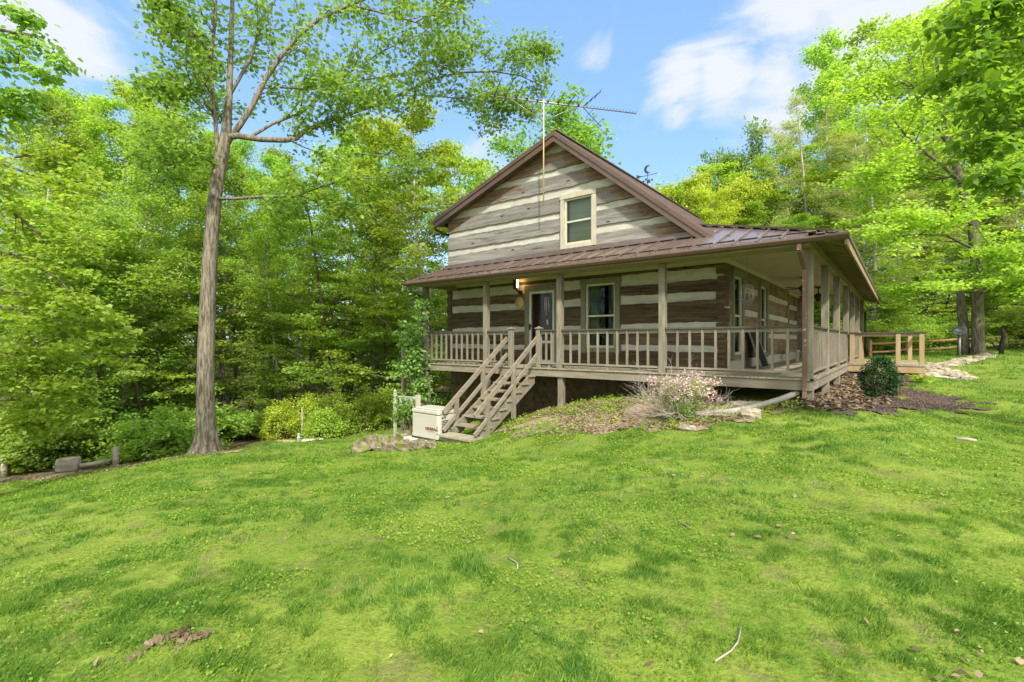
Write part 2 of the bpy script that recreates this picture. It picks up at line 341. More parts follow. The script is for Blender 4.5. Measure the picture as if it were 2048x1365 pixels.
_P = np.array([(a, b) for a, b, c in GP], float); _Z = np.array([c for a, b, c in GP], float)
def _U(d2): return np.where(d2 > 0, .5*d2*np.log(d2+1e-12), 0)
_n = len(_P); _D = ((_P[:, None]-_P[None])**2).sum(-1); _K = _U(_D)+np.eye(_n)*.25
_A = np.zeros((_n+3, _n+3)); _A[:_n, :_n] = _K; _A[:_n, _n] = 1; _A[:_n, _n+1:] = _P; _A[_n, :_n] = 1; _A[_n+1:, :_n] = _P.T
_W = np.linalg.solve(_A, np.concatenate([_Z, [0, 0, 0]]))
def bump(r, d):
    return .018*np.sin(r*1.9+.7)*np.sin(d*1.6)+.012*np.sin(r*4.1+d*1.3)+.01*np.sin(d*3.7-r*2.2)+.006*np.sin(r*9+d*5)*np.sin(d*8-r*3)
def zrd(r, d):
    r = np.atleast_1d(np.asarray(r, float)); d = np.atleast_1d(np.asarray(d, float))
    q = np.maximum(1, np.hypot(r, d-20)/85); rr = r/q; dd = 20+(d-20)/q
    out = np.empty(len(rr))
    for i in range(0, len(rr), 40000):
        s = slice(i, i+40000); D = (rr[s, None]-_P[None, :, 0])**2+(dd[s, None]-_P[None, :, 1])**2
        out[s] = _U(D) @ _W[:_n]+_W[_n]+_W[_n+1]*rr[s]+_W[_n+2]*dd[s]
    return out+bump(rr, dd)
def w2rd(x, y): return CX*x+SX*y, -SX*x+CX*y
def gz(x, y):
    r, d = w2rd(x, y); return float(zrd(r, d)[0])
def GPX(px, d, dz=0):
    r = (px-1024)/F*d; x, y = rd(r, d); return Vector((x, y, float(zrd(r, d)[0])+dz))
def inpoly(r, d, poly):
    c = np.zeros(len(r), bool); n = len(poly)
    for i in range(n):
        (x1, y1), (x2, y2) = poly[i], poly[(i+1) % n]
        k = ((y1 > d) != (y2 > d)) & (r < (x2-x1)*(d-y1)/(y2-y1+1e-12)+x1); c ^= k
    return c
def P2(px, py, d): return ((px-1024)/F*d, d)
LAWN = [(-40, -30), (-14, 5), (-11.0, 10.3), (-9.6, 11.1), (-7.9, 11.6), (-7.1, 12.4), (-7.2, 14), (-6.6, 15.4), (-4.8, 16.6), (-3.2, 17.2), (-1, 19), (2, 26), (10, 26), (18, 25), (24, 23.5), (30, 21), (40, 15), (40, -30)]
BED = [(.05, 11.6), (-.25, 10.7), (.25, 9.95), (.9, 9.35), (1.9, 8.9), (2.9, 8.35), (3.9, 8.3), (4.6, 8.55), (5.0, 8.7), (4.9, 9.6), (4.2, 10.6), (2.6, 12.6), (1.0, 13.6)]
MULCH = [(4.75, 8.85), (5.1, 8.15), (5.9, 7.95), (6.9, 8.2), (7.9, 8.6), (8.6, 9.0), (9.2, 9.7), (9.25, 10.6), (9.6, 11.8), (10.3, 12.6), (11.2, 13.6), (10.6, 15), (10, 15.4), (8.4, 12.9), (5.6, 9.5)]
def axis(n, a, b, lo, hi, c):
    t = np.linspace(-1, 1, n); s = np.sinh(t*4.6)/np.sinh(4.6)
    return np.where(s < 0, c+s*(c-lo), c+s*(hi-c))
gr = axis(330, 0, 0, -420, 420, 0); gd = axis(330, 0, 0, -300, 520, 6)
GR, GD = np.meshgrid(gr, gd); GRf, GDf = GR.ravel(), GD.ravel()
gzv = zrd(GRf, GDf)
# pit under the cabin stays bare; lawn / woodland floor differ as a real soil difference
me = bpy.data.meshes.new('ground'); X = CX*GRf-SX*GDf; Y = SX*GRf+CX*GDf
nx, ny = len(gr), len(gd)
idx = np.arange(nx*ny).reshape(ny, nx)
fc = np.stack([idx[:-1, :-1], idx[:-1, 1:], idx[1:, 1:], idx[1:, :-1]], -1).reshape(-1, 4)
me.vertices.add(nx*ny); me.vertices.foreach_set('co', np.stack([X, Y, gzv], -1).astype(np.float32).ravel())
me.loops.add(fc.size); me.loops.foreach_set('vertex_index', fc.ravel().astype(np.int32)); me.polygons.add(len(fc))
me.polygons.foreach_set('loop_start', np.arange(0, fc.size, 4, dtype=np.int32)); me.polygons.foreach_set('use_smooth', [True]*len(fc)); me.update(calc_edges=True)
def soft(r, d, poly, amp=.35):
    acc = np.zeros(len(r))
    for k in range(5):
        a = k*1.2566; acc += inpoly(r+amp*np.cos(a)+.25*np.sin(d*2.3+r), d+amp*np.sin(a)+.25*np.sin(r*2.9), poly)
    return acc/5
la = soft(GRf, GDf, LAWN); a = me.attributes.new('lawn', 'FLOAT', 'POINT'); a.data.foreach_set('value', la.astype(np.float32))
gm = bpy.data.materials.new('ground_soil'); gm.use_nodes = True; n = gm.node_tree.nodes; l = gm.node_tree.links; b = n['Principled BSDF']; b.inputs['Roughness'].default_value = 1; b.inputs['Specular IOR Level'].default_value = .1
tcn = n.new('ShaderNodeTexCoord')
def gn(sc, det=8, ro=.65):
    z = n.new('ShaderNodeTexNoise'); z.inputs['Scale'].default_value = sc; z.inputs['Detail'].default_value = det; z.inputs['Roughness'].default_value = ro; l.new(tcn.outputs['Object'], z.inputs['Vector']); return z.outputs[0]
def rp(f, *st):
    r = n.new('ShaderNodeValToRGB'); e = r.color_ramp.elements
    while len(e) < len(st): e.new(.5)
    for q, (p, c) in zip(e, st): q.position = p; q.color = (*c, 1)
    l.new(f, r.inputs[0]); return r.outputs[0]
def mxc(f, a, b_):
    x = n.new('ShaderNodeMix'); x.data_type = 'RGBA'; l.new(f, x.inputs[0])
    for i, q in ((6, a), (7, b_)):
        if isinstance(q, tuple): x.inputs[i].default_value = (*q, 1)
        else: l.new(q, x.inputs[i])
    return x.outputs[2]
g1 = rp(gn(1.1), (.36, (.06, .12, .015)), (.48, (.13, .22, .025)), (.60, (.23, .30, .045)))
g2 = rp(gn(28, 10, .75), (.35, (.05, .08, .012)), (.6, (.24, .30, .045)))
gg = mxc(rp(gn(9), (.35, (0, 0, 0)), (.65, (1, 1, 1))), g1, g2)
gg = mxc(rp(gn(2.3, 10, .7), (.53, (0, 0, 0)), (.66, (.7, .7, .7))), gg, (.17, .145, .07))
w1 = rp(gn(5), (.35, (.05, .035, .018)), (.5, (.13, .09, .05)), (.65, (.055, .10, .015)))
at = n.new('ShaderNodeAttribute'); at.attribute_name = 'lawn'
l.new(mxc(at.outputs['Fac'], w1, gg), b.inputs['Base Color'])
bp = n.new('ShaderNodeBump'); bp.inputs['Distance'].default_value = .04; bp.inputs['Strength'].default_value = .8; l.new(gn(30, 6), bp.inputs['Height']); l.new(bp.outputs[0], b.inputs['Normal'])
me.materials.append(gm)
ground = link('ground', me); tag(ground, kind='structure')
def patch(name, poly, m, up, wob=.12, step=.12):
    xs = [p[0] for p in poly]; ys = [p[1] for p in poly]
    a = np.arange(min(xs)-.4, max(xs)+.4, step); b_ = np.arange(min(ys)-.4, max(ys)+.4, step)
    A, B = np.meshgrid(a, b_); Af, Bf = A.ravel(), B.ravel(); z = zrd(Af, Bf)+up+.006*np.sin(Af*23)*np.sin(Bf*19)
    I = np.arange(A.size).reshape(A.shape); f = np.stack([I[:-1, :-1], I[:-1, 1:], I[1:, 1:], I[1:, :-1]], -1).reshape(-1, 4)
    cr, cd = Af[f].mean(1), Bf[f].mean(1)
    k = inpoly(cr+wob*np.sin(cd*7+cr*3), cd+wob*np.sin(cr*8.3), poly); f = f[k]
    v = np.stack([CX*Af-SX*Bf, SX*Af+CX*Bf, z], -1); used = np.unique(f); rem = -np.ones(len(v), int); rem[used] = np.arange(len(used))
    me = bpy.data.meshes.new(name); me.from_pydata(v[used].tolist(), [], rem[f].tolist()); me.materials.append(m)
    me.polygons.foreach_set('use_smooth', [True]*len(me.polygons))
    return tag(link(name, me), kind='structure')
M['mulch'] = mat('bark_mulch', (.045, .032, .026), (.13, .095, .075), (30, 30, 30), 1, bump=1, detail=8)
M['soil'] = mat('leafy_soil', (.17, .12, .075), (.33, .25, .17), (14, 14, 14), 1, bump=.8, detail=8, c3=(.12, .17, .02), s3=(2, 2, 2), r3=(.56, .68), w3=.6)
M['pathm'] = mat('gravel_path', (.34, .29, .22), (.55, .50, .42), (16, 16, 16), 1, bump=.8)
patch('mulch_bed', MULCH, M['mulch'], .022, .22)
patch('leafy_bed', BED, M['soil'], .018, .25)
def GI(px, py):
    t = (px-1024)/F
    d = np.arange(2, 60, .02); z = zrd(t*d, d); ry = EZ-(py-682.5)/F*d; k = np.nonzero(ry < z)[0]
    return float(d[k[0]]) if len(k) else 60.0
def PI_(px, py): d = GI(px, py); return ((px-1024)/F*d, d)
patch('path', [PI_(*p) for p in ((1850, 752), (1880, 757), (1932, 762), (1905, 741), (1885, 737), (1930, 729), (1990, 716), (2003, 711), (1985, 708), (1920, 719), (1868, 731), (1850, 738))], M['pathm'], .02, .05)
M['drygrass'] = mat('dry_thatch', (.30, .25, .11), (.44, .38, .20), (14, 14, 14), 1, bump=.8, c3=(.2, .25, .03), s3=(4, 4, 4), w3=.8)
# ---------------------------------------------------------------- the cabin
YF, YW, XR, XL, XA, XB = 10.15, 11.47, -3.08, -11.90, -1.224, -11.62   # porch front, wall front, wall right, wall left, deck right, deck left
YE = 23.0; YB = 26.0; DZ = .87; HZ = EZ
cab = thing('log_cabin', (-7.5, 17, DZ), 'two storey hewn log cabin with cream chinking, brown metal roof and wraparound porch', 'house')
PK = (-7.44, 7.31)
def rz(x): return PK[1]+(x-PK[0])*.349 if x < PK[0] else PK[1]-(x-PK[0])*.822       # main roof top surface
def logs(mb, x0, x1, z0, z1, y, openings=(), clip=None, prot=.042, step=.07, seed=0, mi=0, along='x', amp=.010):
    """a hewn log face: wavy top and bottom edge, clipped by the roof line, cut round the openings"""
    rng = random.Random(seed); ph = [rng.uniform(0, 6.28) for _ in range(6)]
    def wv(x, k): return amp*(math.sin(x*1.1+ph[k])+.5*math.sin(x*4.3+ph[k+1])+.5*math.sin(x*13+ph[k+2]))+rng.uniform(-.006, .006)
    n = int((x1-x0)/step); xs = [x0+(x1-x0)*i/n for i in range(n+1)]
    cuts = sorted({c for o in openings for c in (o[0], o[1]) if x0 < c < x1}); xs = sorted(xs+cuts)
    zt = {}; zb = {}
    for x in xs:
        t = z1+wv(x, 0); b_ = z0+wv(x, 3)
        if clip: t = min(t, clip(x))
        zt[x] = t; zb[x] = b_
    for a, b_ in zip(xs, xs[1:]):
        m = (a+b_)/2; segs = [(zb[a], zt[a], zb[b_], zt[b_])]
        if min(zt[a]-zb[a], zt[b_]-zb[b_]) < .004: continue
        for (o0, o1, p0, p1) in openings:
            if o0 < m < o1:
                ns = []
                for (q0, q1, q2, q3) in segs:
                    if p0 > q0 and p1 < q1: ns += [(q0, p0, q2, p0), (p1, q1, p1, q3)]
                    elif p1 >= q1 and p0 <= q0: pass
                    elif p0 >= q1 or p1 <= q0: ns.append((q0, q1, q2, q3))
                    elif p0 > q0: ns.append((q0, p0, q2, p0))
                    else: ns.append((p1, q1, p1, q3))
                segs = ns
        for (q0, q1, q2, q3) in segs:
            if q1-q0 < .003 or q3-q2 < .003: continue
            c = min(.012, (q1-q0)*.3, (q3-q2)*.3)
            def P(u, dep, z): return (u, y+dep, z) if along == 'x' else (y-dep, u, z)
            vs = [P(a, 0, q0), P(a, -prot, q0+c), P(a, -prot, q1-c), P(a, 0, q1), P(b_, 0, q2), P(b_, -prot, q2+c), P(b_, -prot, q3-c), P(b_, 0, q3)]
            fs = [(0, 4, 5, 1), (1, 5, 6, 2), (2, 6, 7, 3), (0, 1, 2, 3), (4, 7, 6, 5)]
            if along != 'x': fs = [f[::-1] for f in fs]
            mb.add(vs, fs, mi)
# front wall
WIN = (-6.60, -5.74, 1.37, 3.06); DOOR = (-8.49, -7.60, DZ, 2.99); UP = (-7.27, -6.41, 4.20, 5.47)
def wallplate(mb, x0, x1, z0, z1, y0, y1, ops, mi, clip=None):
    xs = sorted({x0, x1, *[c for o in ops for c in o[:2]], *(() if clip is None else [PK[0]])})
    for a, b_ in zip(xs, xs[1:]):
        m = (a+b_)/2; cutz = [(o[2], o[3]) for o in ops if o[0] < m < o[1]]; z = z0
        for (c0, c1) in sorted(cutz)+[(None, None)]:
            t = c0 if c0 is not None else z1
            if t-z > .001:
                ta, tb = (t, t) if (clip is None or c0 is not None) else (clip(a), clip(b_))
                mb.add([(a, y0, z), (b_, y0, z), (b_, y0, tb), (a, y0, ta), (a, y1, z), (b_, y1, z), (b_, y1, tb), (a, y1, ta)],
                       [(0, 1, 2, 3), (5, 4, 7, 6), (0, 3, 7, 4), (1, 5, 6, 2), (3, 2, 6, 7), (0, 4, 5, 1)], mi)
            if c1 is not None: z = c1
mb = MB(); ops = [WIN, DOOR, UP]; cl = lambda x: rz(x)-.13
wallplate(mb, XL+.02, XR-.02, DZ-.15, 7, YW, YW+.2, ops, 1, cl)
low = [(.80, 1.30), (1.45, 1.83), (1.98, 2.49), (2.69, 2.95), (3.22, 3.62)]
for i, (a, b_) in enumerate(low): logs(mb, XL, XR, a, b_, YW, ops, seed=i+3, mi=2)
for i, (a, b_) in enumerate([(3.66, 4.41), (4.58, 5.00), (5.16, 5.60), (5.81, 6.22), (6.38, 6.85)]): logs(mb, XL, XR, a, b_, YW, ops, cl, seed=i+20, mi=0, amp=.011)
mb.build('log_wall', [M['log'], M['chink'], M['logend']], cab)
# side wall and its dovetailed corner
mb = MB(); so = [(12.15, 12.95, 1.22, 3.1), (14.95, 15.75, 1.22, 3.1)]
def swall(mb, X, y0, y1, ops, mi):
    ys = sorted({y0, y1, *[c for o in ops for c in o[:2]]})
    for a, b_ in zip(ys, ys[1:]):
        m = (a+b_)/2; z = DZ-.15
        for (c0, c1) in sorted([(o[2], o[3]) for o in ops if o[0] < m < o[1]])+[(3.42, None)]:
            if c0-z > .001: mb.box(X-.2, X, a, b_, z, c0, mi)
            if c1: z = c1
swall(mb, XR-.02, YW+.2, 19.46, so, 1)
side_low = [(1.12, 1.62), (1.78, 2.20), (2.36, 2.78), (2.95, 3.42)]
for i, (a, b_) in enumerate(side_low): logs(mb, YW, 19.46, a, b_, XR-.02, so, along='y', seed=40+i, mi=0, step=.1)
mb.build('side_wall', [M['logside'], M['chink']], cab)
mb = MB()
for i in range(7):
    z = .9+i*.36; mb.box(XR-.16+.03*(i % 2), XR+.03+.02*(i % 2), YW-.07, YW+.26, z, z+.31 if i % 2 else z+.34, 0)
mb.build('dovetail_corner', M['logend'], cab); mb = MB()
mb.prism([(XL-.05+(.05 if i % 2 else 0), YW-.06, DZ+i*.17) for i in range(16)]+[(XL+.16, YW-.06, DZ+15*.17), (XL+.16, YW-.06, DZ)], (0, .26, 0))
mb.build('dovetail_corner', M['logend'], cab)
mb = MB(); swall(mb, XR-.25, 19.46, YE, [(19.75, 20.65, 1.3, 3.0)], 1)
for i, (a, b_) in enumerate(side_low): logs(mb, 19.46, YE, a, b_, XR-.25, [(19.75, 20.65, 1.3, 3.0)], along='y', seed=60+i, mi=0, step=.1)
mb.build('rear_wall_section', [M['logside'], M['chink']], cab)
mb = MB(); mb.box(XL, XL+.2, YW+.2, YE, -.9, 5.62, 0)
mb.box(XL, XR, YE, YE+.2, -1, 4, 0); mb.build('back_walls', [M['log']], cab)
# dark rooms behind the openings
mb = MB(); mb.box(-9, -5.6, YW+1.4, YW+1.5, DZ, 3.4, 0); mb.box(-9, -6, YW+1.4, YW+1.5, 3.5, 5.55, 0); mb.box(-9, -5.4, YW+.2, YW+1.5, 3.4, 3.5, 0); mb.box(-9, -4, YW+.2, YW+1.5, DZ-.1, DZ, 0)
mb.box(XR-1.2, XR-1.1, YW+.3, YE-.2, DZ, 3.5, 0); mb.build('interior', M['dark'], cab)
# stone foundation with courses
mb = MB(); rng = random.Random(5)
mb.box(XL+.05, XR-.05, YW+.06, YW+.3, -1.8, DZ-.151, 0)
z = -1.7
while z < DZ-.2:
    h = rng.uniform(.09, .16); x = XL+.05
    while x < XR-.1:
        w = rng.uniform(.2, .5); mb.box(x, min(x+w-.02, XR-.05), YW+.045-rng.random()*.03, YW+.1, z, min(z+h-.018, DZ-.16), 0); x += w
    z += h
mb.box(XR-.35, XR-.05, YW+.3, YE, -.3, DZ-.151, 0)
mb.build('foundation_wall', M['redstone'], cab)

def window(x0, x1, z0, z1, y, mt, ms, tw, name='window', axis='x', head=True, curtain=None):
    """trim boards, sash, glass; x0..z1 is the opening"""
    T = lambda u, w, z: (u, y+w, z) if axis == 'x' else (y-w, u, z)
    def bx(m_, a, b_, c, d, e, f, mi=0):
        p, q = T(a, c, e), T(b_, d, f); m_.box(min(p[0], q[0]), max(p[0], q[0]), min(p[1], q[1]), max(p[1], q[1]), e, f, mi)
    m_ = MB(); bx(m_, x0-tw, x0, -.075, .02, z0-tw, z1); bx(m_, x1, x1+tw, -.075, .02, z0-tw, z1)
    bx(m_, x0-tw-.015, x1+tw+.015, -.085, .02, z1, z1+tw*1.05); bx(m_, x0, x1, -.072, .02, z0-tw*.8, z0)
    w = m_.build(name, mt, cab)
    m_ = MB(); s = .045; zm = (z0+z1)/2
    for (a, b_, c, d) in ((x0, x0+s, z0, z1), (x1-s, x1, z0, z1), (x0+s, x1-s, z0, z0+s*1.4), (x0+s, x1-s, z1-s, z1)): bx(m_, a, b_, -.03, .05, c, d)
    bx(m_, x0+s, x1-s, -.02, .045, zm-s*.5, zm+s*.5); m_.build('sash', ms, w)
    for (c, d) in ((z0+s*1.4, zm-s*.5), (zm+s*.5, z1-s)):
        m_ = MB(); bx(m_, x0+s, x1-s, .005, .011, c, d); m_.build('pane', M['glass'], w)
    if curtain:
        m_ = MB(); k = 40
        for (a, b_) in curtain:
            vs = []; fs = []
            for i in range(k+1):
                u = a+(b_-a)*i/k; o_ = .14+.03*math.sin(i*1.3)
                vs += [T(u, o_, z0), T(u, o_, z1)]
            for i in range(k): fs.append((2*i, 2*i+2, 2*i+3, 2*i+1))
            m_.add(vs, fs, 0, True)
        m_.build('curtain', M['curt'], w)
    return w
M['curt'] = mat('dark_curtain', (.10, .13, .08), None, rough=.9)
M['blind'] = mat('pale_blind', (.34, .36, .29), (.44, .46, .38), (1, 1, 60), .9)
window(*WIN, YW, M['trim'], M['sash'], .14, curtain=[(-6.55, -6.3), (-6.02, -5.78)])
w = window(*UP, YW, M['uptrim'], M['sash'], .125)
mb = MB(); mb.box(UP[0]+.04, UP[1]-.04, YW+.13, YW+.14, UP[2], UP[3], 0); mb.build('blind', M['blind'], w)
for (a, b_, c, d) in so: window(a, b_, c, d, XR-.02, M['trim'], M['sash'], .13, axis='y')
window(19.75, 20.65, 1.3, 3.0, XR-.25, M['trim'], M['black'], .12, axis='y')
# door
x0, x1, z0, z1 = DOOR
mb = MB(); mb.box(x0-.15, x0, YW-.075, YW+.02, z0, z1); mb.box(x1, x1+.10, YW-.075, YW+.02, z0, z1); mb.box(x0-.15, x1+.10, YW-.085, YW+.02, z1, z1+.17)
dr = mb.build('door', M['trim'], cab)
mb = MB(); s = .07; y = YW-.03
for (a, b_, c, d) in ((x0, x0+s, z0+.02, z1), (x1-s, x1, z0+.02, z1), (x0+s, x1-s, z1-s, z1), (x0+s, x1-s, z0+.02, z0+.14), (x0+s, x1-s, z0+.62, z0+.69)): mb.box(a, b_, y-.02, y+.02, c, d)
mb.build('storm_door', M['white'], dr)
mb = MB(); mb.box(x0+s, x1-s, y, y+.006, z0+.14, z0+.62); mb.box(x0+s, x1-s, y, y+.006, z0+.69, z1-s); mb.build('pane', M['glass'], dr)
mb = MB(); mb.box(x0+.02, x1-.02, YW+.12, YW+.16, z0, z1-.05); mb.build('door_leaf', mat('maroon_door', (.07, .022, .02), None, rough=.6), dr)
mb = MB(); mb.box(x0+.02, x0+.05, y-.06, y-.02, z0+1.0, z0+1.18); mb.tube([(x0+.035, y-.07, z0+1.12), (x0+.15, y-.07, z0+1.12)], .012); mb.build('door_handle', M['black'], dr)

# main roof: boards, standing seams, rake trim
YR0, YR1 = YW-.34, YE+.35
XE0, XE1 = -12.25, -3.10
mb = MB()
def slab(mb, xa, xb, t, mi, ya=YR0, yb=YR1, up=0):
    za, zb = rz(xa)+up, rz(xb)+up
    mb.add([(xa, ya, za-t), (xb, ya, zb-t), (xb, yb, zb-t), (xa, yb, za-t), (xa, ya, za), (xb, ya, zb), (xb, yb, zb), (xa, yb, za)],
           [(0, 3, 2, 1), (4, 5, 6, 7), (0, 1, 5, 4), (2, 3, 7, 6), (1, 2, 6, 5), (3, 0, 4, 7)], mi)
slab(mb, XE0, PK[0], .05, 0); slab(mb, PK[0], XE1, .05, 0)
y = YR0+.02
while y < YR1:
    mb.bar((XE0, y, rz(XE0)+.016), (PK[0], y, PK[1]+.016), .018, .034); mb.bar((PK[0], y, PK[1]+.016), (XE1, y, rz(XE1)+.016), .018, .034); y += .41
mb.bar((PK[0], YR0, PK[1]+.035), (PK[0], YR1, PK[1]+.035), .2, .03)
mb.build('roof', M['roof'], cab)
mb = MB()   # rake boards: two steps
for (o, t0, t1) in ((0, .0, .11), (.03, .10, .27)):
    for (xa, xb) in ((XE0, PK[0]), (PK[0], -3.36 if o else -3.26)):
        mb.add([(xa, YR0-.03+o, rz(xa)-t1), (xb, YR0-.03+o, rz(xb)-t1), (xb, YR0-.03+o, rz(xb)-t0+.01), (xa, YR0-.03+o, rz(xa)-t0+.01),
                (xa, YR0-.003, rz(xa)-t1), (xb, YR0-.003, rz(xb)-t1), (xb, YR0-.003, rz(xb)-t0+.01), (xa, YR0-.003, rz(xa)-t0+.01)],
               [(0, 1, 2, 3), (5, 4, 7, 6), (0, 3, 7, 4), (1, 5, 6, 2), (3, 2, 6, 7), (0, 4, 5, 1)], 0)
for (xa, xb) in ((XE0, PK[0]), (PK[0], -3.3)):   # soffit under the rake
    mb.add([(xa, YR0, rz(xa)-.25), (xb, YR0, rz(xb)-.25), (xb, YW-.04, rz(xb)-.2), (xa, YW-.04, rz(xa)-.2)], [(0, 3, 2, 1)], 0)
mb.build('rake_trim', M['brown'], cab)
mb = MB(); mb.bar((XE0-.07, YR0, rz(XE0)-.07), (XE0-.07, YR1, rz(XE0)-.07), .13, .12); mb.build('gutter', M['brown'], cab)
mb = MB(); mb.tube([(XE0-.07, YR0+.1, rz(XE0)-.13), (XE0-.05, YR0+.1, rz(XE0)-.3), (XE0+.1, YR0+.25, rz(XE0)-.42), (XL-.06, YW+.1, rz(XE0)-.5)], .04); mb.build('downspout', M['black'], cab)

# porch roof
E0, E1, EY = -12.05, -.72, 9.73; EH = 1.82+HZ-.02; SL = .365
XT = -4.26; HT = EH+SL*(E1-XT); YT = EY+(E1-XT)
pf = lambda y: EH+SL*(y-EY); ps = lambda x: EH+SL*(E1-x)
mb = MB(); th = .035
def face(mb, pts, t=th, mi=0): mb.prism([(p[0], p[1], p[2]-t) for p in pts], (0, 0, t), mi)
face(mb, [(E0, EY, EH), (E1, EY, EH), (XR, EY+(E1-XR), ps(XR)), (XR, YW, pf(YW)), (E0, YW, pf(YW))])
face(mb, [(XR, YW-.001, pf(YW)), (XR, EY+(E1-XR), ps(XR)), (XT, YT, HT), (XT, YW-.001, pf(YW))])
YEE = 27.2
face(mb, [(E1, EY, EH), (E1, YEE, EH), (XT, YEE, HT), (XT, YT, HT)])
x = E1-.13
while x > E0:                                         # seams of the front slope with snow guards near the eave
    ytop = YW if x < XR-.3 else min(EY+(E1-x), YT)
    if x < -3.4: ytop = YW
    mb.bar((x, EY, EH+.018), (x, ytop, pf(ytop)+.018), .02, .036); x -= .405
for yy in (EY+.30,):
    for k in range(1, 28): 
        xx = E1-.13-.405*k
        if xx-.35 > E0: mb.bar((xx-.03, yy, pf(yy)+.042), (xx-.375, yy, pf(yy)+.042), .045, .012); mb.bar((xx-.2, yy, pf(yy)+.02), (xx-.2, yy+.02, pf(yy)+.035), .33, .012)
y = EY+.13
while y < YEE:
    xt = max(E1-(y-EY), XT); mb.bar((E1, y, EH+.018), (xt, y, ps(xt)+.018), .02, .036); y += .405
mb.bar((E1-.1, EY+.1, ps(E1-.1)+.035), (XT, YT, HT+.04), .17, .035)
mb.bar((E0, EY, EH+.02), (E0, YW, pf(YW)+.02), .05, .05)
mb.box(E0+.05, -3.3, YW-.075, YW-.036, pf(YW)-.02, pf(YW)+.11)          # wall flashing
mb.box(E0+.05, -3.3, YW-.2, YW-.07, pf(YW)-.04, pf(YW)+.03)
pr = mb.build('porch_roof', M['roof'], cab)
mb = MB()   # front gutter with rounded face
prof = [(0, .0), (-.10, .0), (-.105, -.03), (-.075, -.08), (-.03, -.095), (0, -.095)]
vs = []
for xx in (E0, E1+.07):
    vs += [(xx, EY+a, EH-.012+b_) for a, b_ in prof]
mb.add(vs, [(i, (i+1) % 6, 6+(i+1) % 6, 6+i) for i in range(6)]+[tuple(range(5, -1, -1)), tuple(range(6, 12))], 0)
mb.build('gutter', M['brown'], cab)
mb = MB(); mb.box(E1, E1+.035, EY-.02, YEE, EH-.20, EH+.005, 0); mb.box(E1+.035, E1+.06, EY-.02, YEE, EH-.06, EH+.01, 1); mb.build('fascia', [M['fascia'], M['brown']], cab)
mb = MB()   # open rafters of the side eave, sheathing boards
y = EY+.35
while y < YEE:
    mb.bar((E1-.01, y, EH-.10), (XA+.0, y, ps(XA)-.10), .04, .12, 0); y += .5
for k in range(4): mb.box(E1-.02-.13*(k+1)+.004, E1-.02-.13*k, EY, YEE, ps(E1-.13*k)-.056, ps(E1-.13*k)-.043, 1)
y = -11.9
x = E0+.2
mb.build('rafters', [M['beam'], M['lumber_y']], cab)
CZ = 1.86+HZ
mb = MB(); mb.box(XB+.2, XR, YF+.16, YW-.04, CZ, CZ+.03); mb.box(XR, XA-.12, YF+.16, YB, CZ, CZ+.03); mb.box(XR-.3, XR, 19.5, YB, CZ, CZ+.03)
mb.build('porch_ceiling', M['ceil'], cab)
mb = MB(); mb.box(XL+.1, XR+.03, YW-.085, YW-.04, CZ-.11, CZ-.001); mb.box(XR+.03, XR+.075, YW-.085, 19.46, CZ-.11, CZ-.001); mb.box(XR-.2, XR-.155, 19.5, YE, CZ-.11, CZ-.001)
mb.build('crown_moulding', M['crown'], cab)
BZ0, BZ1 = 1.667+HZ, 1.91+HZ
mb = MB(); mb.box(XB, XA, YF, YF+.14, BZ0, BZ1); mb.box(XA-.14, XA, YF+.14, YB, BZ0, BZ1)
mb.box(XB, XB+.14, YF+.14, YW-.05, BZ0, BZ1); mb.box(XB, XA, EY+.02, YF-.002, EH-.13, EH-.045)
mb.build('porch_beam', M['beam'], cab)
# deck
mb = MB(); x = XB; bw = .14
while x < XA-.01:
    y1 = YW-.001 if x < XR-.02 else YB
    mb.box(x, min(x+bw-.008, XA+.02), YF-.03, y1, DZ-.03, DZ); x += bw
mb.build('deck_floor', M['deck'], cab)
mb = MB(); mb.box(XB, XA, YF, YF+.04, DZ-.215, DZ-.031, 0); mb.box(XA-.04, XA, YF+.04, YB, DZ-.215, DZ-.031, 1); mb.box(XB, XB+.04, YF+.04, YW, DZ-.215, DZ-.031, 1)
mb.box(XA-.04, XA+.03, YF-.03, YB, DZ-.031, DZ+.004, 1)
for k in range(24):
    xx = XB+.4+k*.4
    if xx < XA-.2: mb.box(xx, xx+.04, YF+.04, YW, DZ-.2, DZ-.032, 1)
mb.build('deck_frame', [M['lumber_x'], M['lumber_y']], cab)
pw = .14; RT = DZ+.965
fp = [-11.61, -9.084, -6.624, -4.001, XA-.07]
def post(x, y, z1=BZ0, low=False):
    z0 = gz(x, y)-.15
    mb = MB(); mb.box(x-pw/2, x+pw/2, y-pw/2, y+pw/2, DZ+.001, z1); o = mb.build('post', M['lumber'], cab, .006)
    if low:
        mb = MB(); mb.box(x-pw/2, x+pw/2, y-pw/2+.06, y+pw/2+.06, z0, DZ-.216); mb.build('footing_post', M['lumber'], cab, .006)
for i, x in enumerate(fp): post(x, YF+.055, low=True)
sp = [12.66, 15.13, 17.87, 20.37, 22.9, 25.6]
for y in sp: post(XA-.07, y, low=True)
def newel(x, y, h=RT+.03):
    mb = MB(); mb.box(x-.06, x+.06, y-.06, y+.06, DZ+.001, h)
    n_ = mb.build('newel_post', M['lumber'], cab, .005); mb = MB()
    mb.box(x-.085, x+.085, y-.085, y+.085, h, h+.025); mb.add([(x-.07, y-.07, h+.025), (x+.07, y-.07, h+.025), (x+.07, y+.07, h+.025), (x-.07, y+.07, h+.025), (x, y, h+.07)], [(0, 1, 4), (1, 2, 4), (2, 3, 4), (3, 0, 4)])
    mb.build('post_cap', M['lumber'], n_)
newel(-8.19, YF+.05); newel(-7.27, YF+.05)

